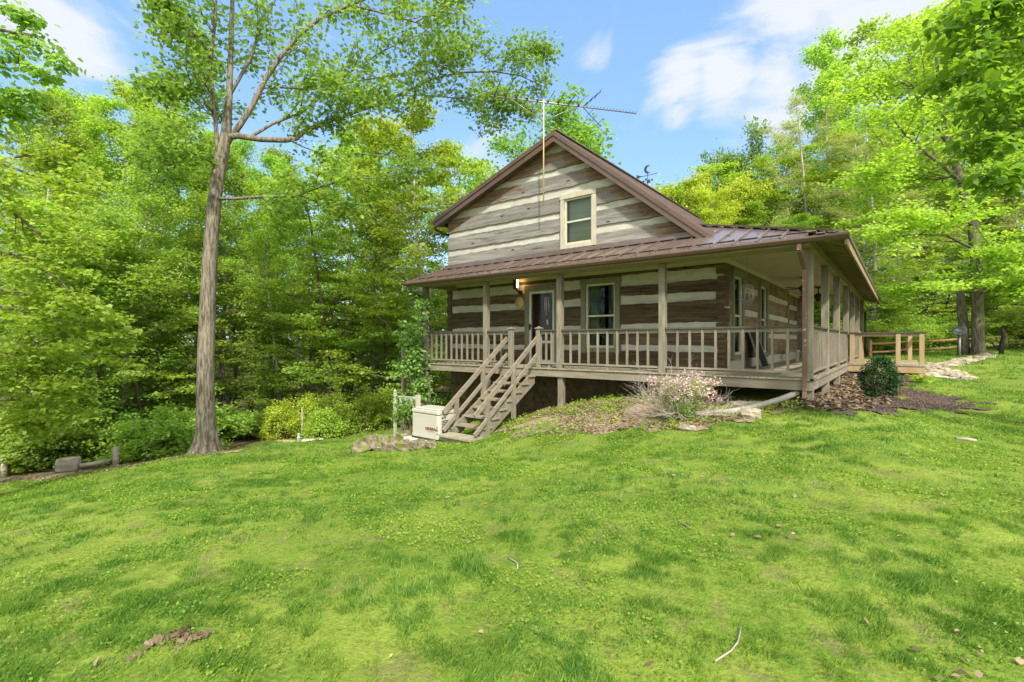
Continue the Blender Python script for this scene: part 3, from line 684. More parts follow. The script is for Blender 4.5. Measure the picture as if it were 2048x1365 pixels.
def railing(p, q, n, ax='x', z=DZ, m1='rail'):
    (xa, ya), (xb, yb) = p, q
    mb = MB(); up = z+.965
    mb.bar((xa, ya, up-.018), (xb, yb, up-.018), .135, .036)
    r_ = mb.build('railing', M[m1], cab)
    mb = MB(); mb.bar((xa, ya, up-.075), (xb, yb, up-.075), .04, .075); mb.build('rail_board', M['lumber_x' if ax == 'x' else 'lumber_y'], r_)
    mb = MB(); mb.bar((xa, ya, z+.115), (xb, yb, z+.115), .09, .04)
    mb.bar((xa+(xb-xa)*.5-.03*(xb > xa+.5), ya+(yb-ya)*.5, z+.05), (xa+(xb-xa)*.5+.03*(xb > xa+.5)+.001, ya+(yb-ya)*.5+.001, z+.05), .05, .09)
    mb.build('rail_board', M['lumber_x' if ax == 'x' else 'lumber_y'], r_)
    for k in range(n):
        t = (k+1)/(n+1); x = xa+(xb-xa)*t; y = ya+(yb-ya)*t; j = random.uniform(-.004, .004)
        mb = MB(); mb.box(x-.021+j, x+.021+j, y-.045, y-.002, z+.02+.115, up-.04); mb.build('baluster', M['lumber'], r_)
yr = YF+.055
railing((fp[0]+.07, yr), (fp[1]-.07, yr), 10); railing((fp[1]+.07, yr), (-8.26, yr), 2); railing((-7.2, yr), (fp[2]-.07, yr), 2)
railing((fp[2]+.07, yr), (fp[3]-.07, yr), 9); railing((fp[3]+.07, yr), (fp[4]-.07, yr), 9)
ys = [YF+.055]+sp
for a, b_, k in zip(ys, ys[1:4], (13, 13, 14)): railing((XA-.07, a+.07), (XA-.07, b_-.07), k, 'y')
railing((XA-.07, sp[3]+.07), (XA-.07, sp[4]-.07), 12, 'y'); railing((XA-.07, sp[4]+.07), (XA-.07, sp[5]-.07), 12, 'y')
# left extension of the porch with its end post
mb = MB(); x = -12.72; mb.box(x-.06, x+.06, YF, YF+.12, gz(x, YF)-.1, RT+.05); o = mb.build('post', M['lumber'], cab, .005)
mb = MB(); mb.bar((x, YF+.06, RT-.02), (XB, YF+.06, RT-.02), .1, .04); mb.bar((x, YF+.06, DZ+.1), (XB, YF+.06, DZ+.1), .05, .07)
rr = mb.build('railing', M['lumber_x'], cab)
for k in range(6):
    xx = x+.15*(k+1); mb = MB(); mb.box(xx-.02, xx+.02, YF+.02, YF+.06, DZ+.1, RT-.04); mb.build('baluster', M['lumber'], rr)
# staircase
stc = thing('placeholder', (0, 0, 0), None, None) if False else None
XS0, XS1 = -8.27, -7.35
st = MB(); rise = 1.27/7; zt = DZ-.20; 
for s in (XS0+.03, XS1-.03):
    st.prism([(s-.02, YF-.0, DZ-.03-.2), (s-.02, YF-.02, DZ-.42), (s-.02, 8.30, -.66), (s-.02, 8.08, -.66), (s-.02, 8.02, -.50), (s-.02, YF-.25, zt-.0)], (.04, 0, 0))
stair = st.build('staircase', M['lumber'], cab)
for k in range(7):
    z = zt-k*rise; y = YF-.16-k*.285
    mb = MB(); mb.box(XS0-.02, XS1+.03, y-.14, y+.0, z-.04, z); mb.box(XS0-.02, XS1+.03, y+.01, y+.15, z-.04, z); mb.build('tread', M['lumber_x'], stair, .004)
    for s in (XS0+.05, XS1-.05): mb = MB(); mb.box(s-.02, s+.02, y-.1, y+.13, z-.19, z-.041); mb.build('tread_support', M['lumber'], stair)
mb = MB(); z = zt-7*rise; mb.box(XS0-.02, XS1+.05, 7.88, 8.08, z-.05, z); mb.box(XS0-.02, XS1+.05, 7.66, 7.86, z-.05, z); mb.box(XS0-.05, XS1-.0, 7.72, 8.05, z-.14, z-.051); mb.build('bottom_step', M['deck'], stair, .004)
for s in (XS0-.03, XS1+.04):
    def lz(y, h): return 1.68+h+(y-YF)*.745
    mb = MB(); mb.bar((s, YF+.02, lz(YF, -.06)), (s, 7.82, lz(7.82, -.06)), .035, .12); mb.build('handrail', M['lumber_y'], stair)
    mb = MB(); mb.bar((s, YF+.02, lz(YF, -.48)), (s, 7.82, lz(7.82, -.48)), .04, .09); mb.build('handrail', M['lumber_y'], stair)
    for y in (8.25, 9.2):
        mb = MB(); mb.box(s-.045+.06*(1 if s > -8 else -1)*0, s+.045, y-.045, y+.045, max(lz(y, -1.3), gz(s, y)-.1), lz(y, -.03)); mb.build('stair_post', M['lumber'], stair, .004)
# downspouts
def flat_tube(pts, w, d, m, name='downspout'):
    mb = MB()
    for p, q in zip(pts, pts[1:]): mb.bar(p, q, w, d, 0, (0, 1, .01))
    return mb.build(name, m, cab, .006)
M['spout'] = mat('peeling_spout', (.125, .072, .048), (.16, .095, .065), (3, 3, 3), .45, c3=(.48, .38, .30), s3=(14, 14, 14), r3=(.60, .66), w3=.8)
xs_ = XA-.12
flat_tube([(xs_-.03, EY-.02, EH-.09), (xs_-.03, EY-.02, EH-.22), (xs_-.0, YF-.05, EH-.5), (xs_-.0, YF-.05, DZ+.35), (xs_-.0, YF-.05, DZ-.24), (xs_, YF-.1, DZ-.36)], .07, .06, M['spout'])
mb = MB(); mb.tube([(-11.95, EY-.03, EH-.08), (-11.9, EY-.02, EH-.25), (-11.74, YF+.03, EH-.42), (-11.73, YF+.04, DZ), (-11.73, YF+.04, -1.0)], .045); mb.build('downspout', M['black'], cab)
mb = MB(); mb.tube([(E1+.03, YEE-.02, EH-.16), (E1+.03, YEE-.02, EH-.3), (E1-.3, YEE-.4, EH-.42), (XA+.05, sp[-1]+.12, EH-.55), (XA+.05, sp[-1]+.12, DZ-.2)], .04); mb.build('downspout', M['black'], cab)
# arch trims between the far side posts
mb = MB()
for a, b_ in zip(sp[2:], sp[3:]):
    pts = [(XA-.02, a+.07+(b_-a-.14)*t/8, BZ0-.5+.55*math.sin(math.pi*t/8)**.7) for t in range(9)]
    mb.tube(pts, .012, 6)
mb.build('arch_hoop', M['black'], cab)

# new lumber side deck
nd = thing('side_deck', (-.4, 18.6, DZ), 'small side deck of fresh yellow lumber built onto the far end of the porch', 'deck')
ny0, nx1 = 17.72, .56
mb = MB(); y = ny0
while y < 21.3: mb.box(XA+.035, nx1, y, y+.135, DZ-.035, DZ-.003); y += .142
mb.build('deck_boards', M['deck'], nd)
mb = MB(); mb.box(XA+.002, nx1-.02, ny0+.02, ny0+.06, DZ-.23, DZ-.036); mb.box(nx1-.06, nx1-.02, ny0+.06, 21.3, DZ-.23, DZ-.036); mb.build('deck_rim', M['new'], nd)
for (px_, ) in ((-1.13,), (-.05,), (.47,)):
    mb = MB(); mb.box(px_-.055, px_+.055, ny0+.03, ny0+.14, gz(px_, ny0)-.1 if px_ > .4 else DZ-.001, DZ+.9); mb.build('post', M['new'], nd, .005)
mb = MB(); mb.box(.2, .31, 21.1, 21.21, DZ, DZ+.9); mb.build('post', M['new'], nd, .005)
mb = MB(); mb.box(-1.19, nx1+.04, ny0+.01, ny0+.16, DZ+.9, DZ+.94); mb.box(nx1-.13, nx1+.03, ny0+.16, 21.2, DZ+.9, DZ+.94); mb.build('top_rail', M['rail'], nd)
mb = MB(); mb.box(.02, .41, ny0+.06, ny0+.11, DZ+.08, DZ+.14); mb.box(-1.07, -.11, ny0+.06, ny0+.11, DZ+.08, DZ+.14); mb.box(-1.07, .41, ny0+.06, ny0+.1, DZ+.82, DZ+.9); mb.build('bottom_rail', M['new'], nd)
for k in range(6):
    y = 19.0+k*.28; zt_ = DZ+.86-k*.13; x = -1.0
    mb = MB(); mb.box(x-.02, x+.02, y, y+.04, DZ+.05-k*.1, zt_); mb.build('baluster', M['new'], nd)
mb = MB(); mb.bar((-1.0, 18.9, DZ+.93), (-1.0, 20.6, DZ+.15), .045, .12); mb.build('stair_rail', M['new'], nd)

# leaves blown onto the porch roof
mb = MB(); rng = random.Random(4)
for k in range(70):
    x = rng.uniform(E0+.3, XR+1.5); y = rng.uniform(EY+.05, YW-.3) if rng.random() < .5 else EY+.27+rng.uniform(-.03, .03); z = pf(y)+.006; a = rng.uniform(0, 6.28); s = rng.uniform(.025, .05)
    mb.poly([(x+s*math.cos(a+q)*(1 if i % 2 else .5), y+s*math.sin(a+q)*(1 if i % 2 else .5), z+rng.uniform(0, .015)) for i, q in enumerate((0, 1.57, 3.14, 4.71))])
tag(mb.build('roof_leaves', M['plaque']), kind='stuff')
# ---------------------------------------------------------------- things on and round the cabin
def tmesh(name, txt, size, loc, rot, m, parent, ext=.002):
    cu = bpy.data.curves.new(name, 'FONT'); cu.body = txt; cu.size = size; cu.extrude = ext; cu.align_x = 'CENTER'; cu.offset = size*.02
    ob = bpy.data.objects.new('tmp', cu); me = bpy.data.meshes.new_from_object(ob); bpy.data.objects.remove(ob)
    me.materials.clear(); me.materials.append(m)
    mt = Matrix.Translation(loc) @ Matrix.Rotation(R(rot), 4, 'Z') @ Matrix.Rotation(R(90), 4, 'X'); me.transform(mt)
    return link(name, me, parent)
# generator
GX0, GX1, GY0, GY1, GZ = -9.32, -8.36, 7.72, 8.34, -.79
p0 = PD(831, 868, 12.0); 
gen_ = thing('standby_generator', (-9, 8, GZ), 'beige standby generator box with louvred end beside the wooden stairs', 'generator')
def rbox(mb, x0, x1, y0, y1, z0, z1, mi=0, c=.06):
    pl = [(x0+c, y0), (x1-c, y0), (x1-c*.3, y0+c*.3), (x1, y0+c), (x1, y1-c), (x1-c*.3, y1-c*.3), (x1-c, y1), (x0+c, y1), (x0+c*.3, y1-c*.3), (x0, y1-c), (x0, y0+c), (x0+c*.3, y0+c*.3)]
    mb.prism([(a, b_, z0) for a, b_ in pl], (0, 0, z1-z0), mi)
mb = MB(); rbox(mb, GX0, GX1, GY0, GY1, GZ+.05, GZ+.60); mb.build('body', M['cream'], gen_, .01)
mb = MB(); rbox(mb, GX0-.01, GX1+.01, GY0-.01, GY1+.01, GZ+.615, GZ+.70); rbox(mb, GX0+.05, GX1-.05, GY0+.05, GY1-.05, GZ+.70, GZ+.735)
mb.build('lid', M['cream'], gen_, .02)
mb = MB(); rbox(mb, GX0-.015, GX1+.015, GY0-.015, GY1+.015, GZ, GZ+.045); mb.build('base', M['black'], gen_)
mb = MB(); rbox(mb, GX0-.005, GX1+.005, GY0-.005, GY1+.005, GZ+.045, GZ+.11); mb.build('skirt', M['cream'], gen_)
for k in range(9):
    for (a, b_) in ((GY0+.11, GY0+.32), (GY0+.35, GY1-.06)):
        z = GZ+.15+k*.038; mb = MB(); mb.box(GX1-.002, GX1+.004, a, b_, z, z+.02); mb.build('louvre', M['black'], gen_)
mb = MB(); mb.lathe((GX1, GY0+.13, GZ+.54), [(.02, 0), (.02, .02)], 10, axis='x'); mb.build('lock', M['black'], gen_)
mb = MB(); mb.lathe((GX1, GY0+.2, GZ+.54), [(.018, 0), (.018, .02)], 10, axis='x'); mb.build('lock', M['black'], gen_)
tmesh('lettering', 'GENERAC', .095, ((GX0+GX1)/2+.24, GY0-.003, GZ+.24), 0, M['black'], gen_)
mb = MB(); mb.box(GX1-.38, GX1-.12, GY0-.004, GY0+.001, GZ+.205, GZ+.222); mb.build('stripe', M['orange'], gen_)
for z in (.17, .25, .33):
    mb = MB(); mb.box(GX1-.075, GX1-.01, GY0-.003, GY0+.001, GZ+z, GZ+z+.014); mb.build('sticker', M['orange'] if z > .3 else M['black'], gen_)
mb = MB(); mb.box(GX0-.16, GX1+.1, GY0-.12, GY1+.12, GZ-.08, GZ-.001); o = mb.build('concrete_pad', M['conc'], None, .01); tag(o, 'thin concrete pad under the beige generator', 'slab')
# mossy stone edging left of the generator
rng = random.Random(11); k = 0
MS = ((722, 885, 11.1, .46, .17), (752, 878, 11.2, .38, .17), (745, 868, 11.9, .42, .18), (778, 868, 11.9, .36, .16), (780, 890, 11.0, .34, .17), (806, 892, 10.95, .36, .15), (836, 893, 10.9, .36, .13), (808, 862, 12.3, .34, .17), (764, 886, 11.15, .26, .22), (862, 892, 10.8, .3, .1), (715, 893, 10.85, .3, .12))
for (px, py, d, w, h) in MS:
    p = GPX(px, d); mb = MB(); mb.rock((p.x, p.y, p.z+h*.62), w*.66, w*.5, h*.85, 0, rng); o = mb.build('edging_stone', M['moss'])
    tag(o, 'mossy stone left of the beige generator, %s from the left in its row' % ORD[sorted(q[0] for q in MS).index(px)], 'stone', 'mossy stones edging the generator bed')
# antenna
ant = thing('tv_antenna', (-7.72, 11.3, 5.3), 'long aerial with many rods on a tall mast fixed to the gable', 'antenna')
mb = MB(); mb.tube([(-7.724, YR0-.07, 5.31), (-7.724, YR0-.07, 8.24)], .018, 8); mb.build('mast', M['mast'], ant)
A0 = PD(1097, 209, 13.5); bl = Vector((*rd(-1.75, 13.0), 8.17)); br = Vector((*rd(3.4, 14.2), 8.15)); A0 = bl+(br-bl)*.36
A0 = Vector((-7.724, YR0-.07, 8.17))
dv = (br-bl).normalized(); bl = A0-dv*1.5; br = A0+dv*2.8
mb = MB(); mb.tube([bl, br], .02, 6); mb.build('boom', M['steel'], ant)
pv = Vector((dv.y, -dv.x, 0)).normalized()
mb = MB(); low_ = A0+Vector((0, 0, -.52)); mb.tube([A0-dv*.95+Vector((0, 0, -.02)), low_], .012, 6); mb.tube([A0+dv*.95+Vector((0, 0, -.02)), low_], .012, 6); mb.build('brace', M['steel'], ant)
for k in range(9):
    c = bl+dv*(.12+k*.3); h = .95-.06*k
    mb = MB(); mb.tube([c-pv*h+Vector((0, 0, .02)), c+pv*h+Vector((0, 0, .02))], .008, 5); mb.box(c.x-.03, c.x+.03, c.y-.03, c.y+.03, c.z-.01, c.z+.05); mb.build('long_rod', M['black'], ant)
for k in range(16):
    c = br-dv*(.02+k*.1); mb = MB(); mb.tube([c-pv*.09+Vector((0, 0, .02)), c+pv*.09+Vector((0, 0, .02))], .005, 5); mb.build('short_rod', M['black'], ant)
c = A0+dv*1.15
for s in (-1, 1):
    mb = MB(); e = c+dv*.55+Vector((0, 0, s*.5)); mb.tube([c, e], .012, 6)
    for t in (.35, .6, .85): q = c+(e-c)*t; mb.tube([q-pv*.28, q+pv*.28], .006, 5)
    mb.build('reflector', M['black'], ant)
# weathervane
V = Vector((-7.44, 17.5, 7.34)); wv_ = thing('weathervane', V, 'black weathervane with moon figure, arrow and ball on the roof ridge', 'weathervane')
mb = MB(); mb.tube([V, V+Vector((0, 0, .62))], .014, 6); mb.lathe(V+Vector((0, 0, .2)), [(.005, -.05), (.05, 0), (.005, .05)], 10); mb.build('spindle', M['black'], wv_)
mb = MB(); mb.tube([V+Vector((-.3, -.1, .42)), V+Vector((.34, .1, .5))], .012, 6)
q = V+Vector((-.3, -.1, .42)); mb.prism([q+Vector((-.1, -.02, .1)), q+Vector((.08, .02, .03)), q+Vector((-.08, -.02, -.09))], (.003, -.012, 0)); mb.build('arrow', M['black'], wv_)
mb = MB(); c = V+Vector((0, 0, .68)); o_ = []; 
for i in range(13): a = R(60+i*20); o_.append(c+Vector((.13*math.cos(a), .04*math.cos(a), .16*math.sin(a))))
for i in range(12, -1, -1): a = R(60+i*20); o_.append(c+Vector((.05+.09*math.cos(a), .015+.03*math.cos(a), .12*math.sin(a))))
mb.prism(o_, (.004, -.015, 0)); mb.build('moon', M['black'], wv_)
mb = MB(); mb.tube([V+Vector((-.15, 0, .26)), V+Vector((.15, 0, .26))], .008); mb.tube([V+Vector((0, -.15, .26)), V+Vector((0, .15, .26))], .008)
for dx, dy in ((-.17, 0), (.17, 0), (0, .17), (0, -.17)): mb.box(V.x+dx-.025, V.x+dx+.025, V.y+dy-.02, V.y+dy+.02, V.z+.23, V.z+.29)
mb.build('compass_arms', M['black'], wv_)
# lit wall lamp, plaque, chimes, spinner
lp = thing('wall_lamp', (-8.8, YW-.1, 3.2), 'lit lantern on the log wall left of the porch door', 'lamp')
mb = MB(); mb.lathe((-8.82, YW-.04, 3.0), [(.06, -.05), (.06, .03)], 10, axis='y'); mb.tube([(-8.82, YW-.08, 2.98), (-8.84, YW-.2, 3.05), (-8.88, YW-.2, 3.3)], .03, 8); mb.build('bracket', M['black'], lp)
mb = MB(); mb.box(-8.94, -8.83, YW-.25, YW-.15, 3.08, 3.40); mb.build('lantern_case', M['black'], lp)
mb = MB(); mb.box(-8.828, -8.79, YW-.22, YW-.17, 3.12, 3.36); mb.build('bulb', M['bulb'], lp)
ll = bpy.data.lights.new('porch_lamp', 'POINT'); ll.energy = .6; ll.color = (1, .6, .25); ll.shadow_soft_size = .05; lo = bpy.data.objects.new('porch_lamp', ll); COL.objects.link(lo); lo.location = (-8.72, YW-.16, 3.24)
mb = MB(); n_ = 20; mb.lathe((-8.83, YW-.065, 2.68), [(.02, -.03), (.07, -.025), (.075, -.01), (.13, -.015), (.15, 0), (.15, .02)], 20, axis='y')
for k in range(14): a = k*.4488; mb.box(-8.83+.15*math.cos(a)-.02, -8.83+.15*math.cos(a)+.02, YW-.075, YW-.045, 2.68+.15*math.sin(a)-.02, 2.68+.15*math.sin(a)+.02)
tag(mb.build('plaque', M['plaque']), 'round carved wooden plaque with scalloped rim on the logs beside the door', 'plaque')
c = PY(1094, 590, YF+.5); ch = thing('wind_chimes', c, 'wind chimes of brown tubes hanging from the porch ceiling before the door', 'wind chimes')
mb = MB(); mb.tube([(c.x, c.y, CZ), c], .004, 5); mb.lathe(c, [(.07, 0), (.07, .015)], 12); mb.tube([c, c+Vector((0, 0, -.75))], .003, 5); mb.build('hanger', M['black'], ch)
for k, h in enumerate((.40, .34, .46, .38, .5)):
    a = k*1.2566; q = c+Vector((.055*math.cos(a), .055*math.sin(a), -.06)); mb = MB(); mb.tube([q, q-Vector((0, 0, h))], .012, 8); mb.tube([q, q+Vector((0, 0, .06))], .002, 4); mb.build('chime_tube', M['copper'], ch)
mb = MB(); q = c+Vector((0, 0, -.72)); mb.prism([q+Vector((-.03, 0, .05)), q+Vector((.03, 0, .06)), q+Vector((.045, 0, -.05)), q+Vector((0, 0, -.09))], (0, .01, 0)); mb.build('sail', M['copper'], ch)
c = PY(1494, 588, YF+.5); spn = thing('wind_spinner', c, 'twisted wire wind spinner hanging under the porch ceiling near the corner', 'wind spinner')
mb = MB(); mb.tube([(c.x, c.y, CZ), c+Vector((0, 0, .1))], .003, 5)
for k in range(5):
    a0 = k*.7; mb.tube([c+Vector((.13*math.sin(t)*math.cos(a0)+.02*math.sin(3*t), .13*math.sin(t)*math.sin(a0), .16*math.cos(t)-.03*k+.03)) for t in [i*.4 for i in range(17)]], .006, 5)
tag(mb.build('wire_hoops', M['steel'], spn))
for i, (px, py, Y) in enumerate(((1637, 600, 16.4), (1666, 606, 19.6))):
    x = -2.2; c = Vector((x, Y, CZ-.32)); f_ = thing('ceiling_fan', c, ('dark ceiling fan with a light, nearer one under the side porch ceiling', 'dark ceiling fan farther back under the side porch ceiling')[i], 'ceiling fan', 'ceiling fans of the side porch')
    mb = MB(); mb.tube([(x, Y, CZ), c], .02, 8); mb.lathe((x, Y, CZ-.07), [(.03, 0), (.09, .06), (.09, .07)], 12); mb.lathe(c, [(.05, -.1), (.12, -.06), (.13, .04), (.04, .1)], 14); mb.build('motor', M['black'], f_)
    for k in range(5):
        a = k*1.2566+.3; u = Vector((math.cos(a), math.sin(a), 0)); mb = MB(); mb.bar(c+u*.12, c+u*.62, .12, .012); mb.build('blade', M['black'], f_)
    mb = MB(); mb.lathe(c, [(.03, -.2), (.08, -.17), (.09, -.11), (.05, -.1)], 12); mb.build('light_kit', M['black'], f_)
# leaning screen, small stool
c = Vector((XR+.42, 13.6, DZ)); sc_ = thing('screen_panel', c, 'dark framed screen panel leaning against the side wall logs', 'screen')
q = [(XR+.38, 13.3, DZ+.01), (XR+.38, 14.1, DZ+.01), (XR+.06, 14.1, DZ+.98), (XR+.06, 13.3, DZ+.98)]
mb = MB(); mb.prism(q, (.012, 0, .004)); mb.build('mesh_sheet', M['dark'], sc_)
mb = MB()
for i in range(4): mb.bar(Vector(q[i])+Vector((.01, 0, .004)), Vector(q[(i+1) % 4])+Vector((.01, 0, .004)), .035, .035)
mb.build('frame', M['steel'], sc_)
c = Vector((XR+.3, 18.3, DZ)); s_ = thing('low_stool', c, 'small weathered wooden stool by the side wall', 'stool')
mb = MB(); mb.box(c.x-.18, c.x+.18, c.y-.22, c.y+.22, DZ+.34, DZ+.38); mb.build('seat', M['uptrim'], s_)
for dx in (-.14, .14):
    for dy in (-.18, .18): mb = MB(); mb.box(c.x+dx-.025, c.x+dx+.025, c.y+dy-.025, c.y+dy+.025, DZ, DZ+.34); mb.build('leg', M['uptrim'], s_)
# satellite dish on its pole
c = GPX(1919, 19.0); sd = thing('satellite_dish', c, 'dark satellite dish on a grey pole at the lawn edge', 'satellite dish')
top = EZ-(668-682.5)/F*19
mb = MB(); mb.tube([c-Vector((0, 0, .2)), Vector((c.x, c.y, top))], .045, 10); mb.build('pole', M['steel'], sd)
mb = MB(); ax = Vector((-.25, -.75, .55)).normalized(); ux = ax.cross(Vector((0, 0, 1))).normalized(); uy = ux.cross(ax); dc = Vector((c.x, c.y, top+.1))
vs = [dc-ax*.03]; fs = []
for j in (1, 2, 3):
    for k in range(20): a = k*math.pi/10; r_ = .075*j; vs.append(dc+ux*(r_*math.cos(a)*1.05)+uy*(r_*math.sin(a))+ax*(1.4*r_*r_-.03))
for k in range(20): fs.append((0, 1+k, 1+(k+1) % 20))
for j in (0, 1):
    for k in range(20): fs.append((1+j*20+k, 1+(j+1)*20+k, 1+(j+1)*20+(k+1) % 20, 1+j*20+(k+1) % 20))
mb.add(vs, fs, 0, True); o = mb.build('reflector_dish', M['dish'], sd); sm = o.modifiers.new('s', 'SOLIDIFY'); sm.thickness = .015
mb = MB(); e = dc+ax*.26-uy*.14; mb.tube([dc-uy*.22, e], .012, 6); mb.box(e.x-.04, e.x+.04, e.y-.03, e.y+.03, e.z-.02, e.z+.04); mb.build('feed_arm', M['steel'], sd)
mb = MB(); q = dc+ax*.02; mb.bar(q-ux*.06, q+ux*.06, .035, .012); mb.build('badge', M['white'], sd)
# split-rail fence behind the side deck
fn = thing('split_rail_fence', GPX(1860, 24), 'low reddish split-rail fence along the wood behind the satellite dish', 'fence')
fpts = [GPX(1740, 20.8), GPX(1815, 21.6), GPX(1923, 22.6), GPX(2012, 23.0), GPX(2090, 23.2)]
for p in fpts: mb = MB(); mb.tube([p-Vector((0, 0, .3)), p+Vector((0, 0, .72))], [.075, .065], 7, rough=.2); mb.build('fence_post', M['redfence'], fn)
for p, q in zip(fpts, fpts[1:]):
    for h in (.22, .58): mb = MB(); mb.tube([p+Vector((0, 0, h)), (p+q)/2+Vector((0, 0, h-.02)), q+Vector((0, 0, h+.02))], .05, 6, rough=.3); mb.build('fence_rail', M['redfence'], fn)
# left woodland edge: stump, posts, fallen rail, stepping slab, thin post
c = GPX(136, 11.8); mb = MB(); mb.tube([c+Vector((0, 0, z)) for z in (-.15, .0, .15, .30)], [.27, .25, .235, .23], 14, rough=.12); tag(mb.build('tree_stump', M['stump']), 'short grey tree stump at the wood edge left', 'stump')
c = GPX(232, 12.0); mb = MB(); mb.tube([c-Vector((0, 0, .2)), c+Vector((.0, 0, .45))], [.075, .065], 8, rough=.15); tag(mb.build('old_post', M['stump']), 'weathered round post beside the fallen log', 'post')
c = GPX(8, 11.4); mb = MB(); mb.tube([c-Vector((0, 0, .2)), c+Vector((.0, 0, .5))], [.07, .06], 8, rough=.15); tag(mb.build('old_post', M['stump']), 'leaning grey post at the far left under leaves', 'post')
a_, b_ = GPX(160, 11.8, .10), GPX(226, 12.1, .14); mb = MB(); mb.tube([a_, (a_+b_)/2+Vector((0, 0, -.02)), b_], [.06, .055, .05], 8, rough=.2); tag(mb.build('fallen_log', M['stump']), 'thin grey log lying between the stump and the post', 'log')
c = GPX(626, 14.6); mb = MB(); mb.lathe(c, [(.3, -.05), (.33, .02), (.31, .05), (.02, .055)], 18); tag(mb.build('round_slab', M['conc']), 'flat round stone slab on the grass by the shrubs', 'slab')
c = GPX(604, 15.3); mb = MB(); mb.tube([c, c+Vector((.02, 0, .55)), c+Vector((.0, 0, 1.0))], [.035, .03, .02], 7, rough=.2); tag(mb.build('dead_stub', M['stump']), 'thin pale dead stub among the yellow shrubs', 'stub')
c = GPX(598, 15.1); mb = MB(); mb.lathe(c, [(.05, 0), (.07, .05), (.04, .14), (.055, .18), (.01, .22)], 10); tag(mb.build('garden_ornament', mat('blue_glaze', (.45, .55, .62), None, rough=.4)), 'small pale blue ornament at the foot of the shrubs', 'ornament')
# iron gate panel of the vine arbor
a_ = PD(790, 860, 12.6); z0 = gz(a_.x, a_.y); ga = thing('iron_scroll_panel', (a_.x, a_.y, z0), 'flaking white iron panel with scrolls beside the vine', 'garden panel')
e_ = PD(836, 860, 12.2); u = Vector((e_.x-a_.x, e_.y-a_.y, 0)); top = EZ-(790-682.5)/F*12.6
mb = MB()
mb.bar((a_.x, a_.y, z0-.1), (a_.x, a_.y, top+.06), .06, .06); mb.lathe((a_.x, a_.y, top+.06), [(.02, 0), (.045, .03), (.01, .09)], 8); mb.build('panel_post', M['verdi'], ga)
mb = MB(); mb.bar((a_.x+u.x, a_.y+u.y, z0-.1), (a_.x+u.x, a_.y+u.y, top+.04), .09, .09); mb.build('panel_post', M['uptrim'], ga)
mb = MB()
for z in (top-.03, top-.36): mb.bar((a_.x, a_.y, z), (a_.x+u.x, a_.y+u.y, z), .02, .03)
for k in range(4):
    c = Vector((a_.x, a_.y, 0))+u*(.14+.24*k); c.z = top-.18
    mb.tube([c+u.normalized()*(.07*math.cos(t))+Vector((0, 0, .12*math.sin(t))) for t in [i*.45 for i in range(15)]], .009, 5)
    mb.tube([c+u.normalized()*.07+Vector((0, 0, .14)), c+u.normalized()*.13+Vector((0, 0, -.14))], .008, 5)
mb.build('scroll_work', M['verdi'], ga)
# corrugated drain pipe and rocks before the porch
pp = [GPX(1596, 8.95, .16), GPX(1560, 8.9, .12), GPX(1510, 8.85, .09), GPX(1465, 8.8, .07), GPX(1425, 8.85, .06), GPX(1370, 9.0, .05)]
pts = []
for a, b_ in zip(pp, pp[1:]):
    for i in range(14): pts.append(a+(b_-a)*i/14)
mb = MB(); mb.tube(pts, [.058 if i % 2 else .048 for i in range(len(pts))], 10, smooth=False); tag(mb.build('drain_pipe', M['pipe']), 'grey corrugated drain pipe lying before the porch corner', 'pipe')
mb = MB(); mb.rock(GPX(1500, 8.35, .07), .17, .13, .10); tag(mb.build('rock', M['stone']), 'rounded tan rock in the bed below the drain pipe', 'rock')
for (px, d, s, lb) in ((1478, 9.35, .13, 'reddish flat rock under the porch edge behind the pipe'), (1512, 9.2, .12, 'small brown rock under the porch edge nearest the pipe end'), (1375, 8.3, .10, 'dull rock half buried in leaves below the pink bush')):
    mb = MB(); mb.rock(GPX(px, d, .04), s*1.4, s, s*.6); tag(mb.build('rock', M['stone']), lb, 'rock')
# pale rocks edging path and mulch bed on the right
rng = random.Random(3)
rk = []
for ri, (pl, n_) in enumerate((([(1850, 752), (1875, 747), (1900, 752), (1925, 758), (1935, 761)], 11), ([(1862, 742), (1885, 741), (1905, 745), (1928, 753)], 9), ([(1852, 738), (1880, 735), (1915, 729), (1950, 722), (1985, 713)], 15), ([(1866, 733), (1900, 726), (1940, 717), (1980, 709)], 13))):
    for i in range(n_):
        u = i/(n_-1)*(len(pl)-1); j = min(int(u), len(pl)-2); rk.append(PI_(pl[j][0]+(pl[j+1][0]-pl[j][0])*(u-j)+rng.uniform(-3, 3), pl[j][1]+(pl[j+1][1]-pl[j][1])*(u-j)+rng.uniform(-1, 1))+('pale rock, %s from the left in the %s row of rocks along the path' % (ORD[i], ('nearest', 'second', 'third', 'farthest')[ri]),))
for (r_, d, lb) in rk:
    x, y = rd(r_, d); s = rng.uniform(.10, .19); mb = MB(); mb.rock((x, y, gz(x, y)+s*.15), s*1.25, s*.9, s*.42, 0, rng)
    tag(mb.build('edging_rock', M['stone']), lb, 'rock', 'pale rocks lining the path')
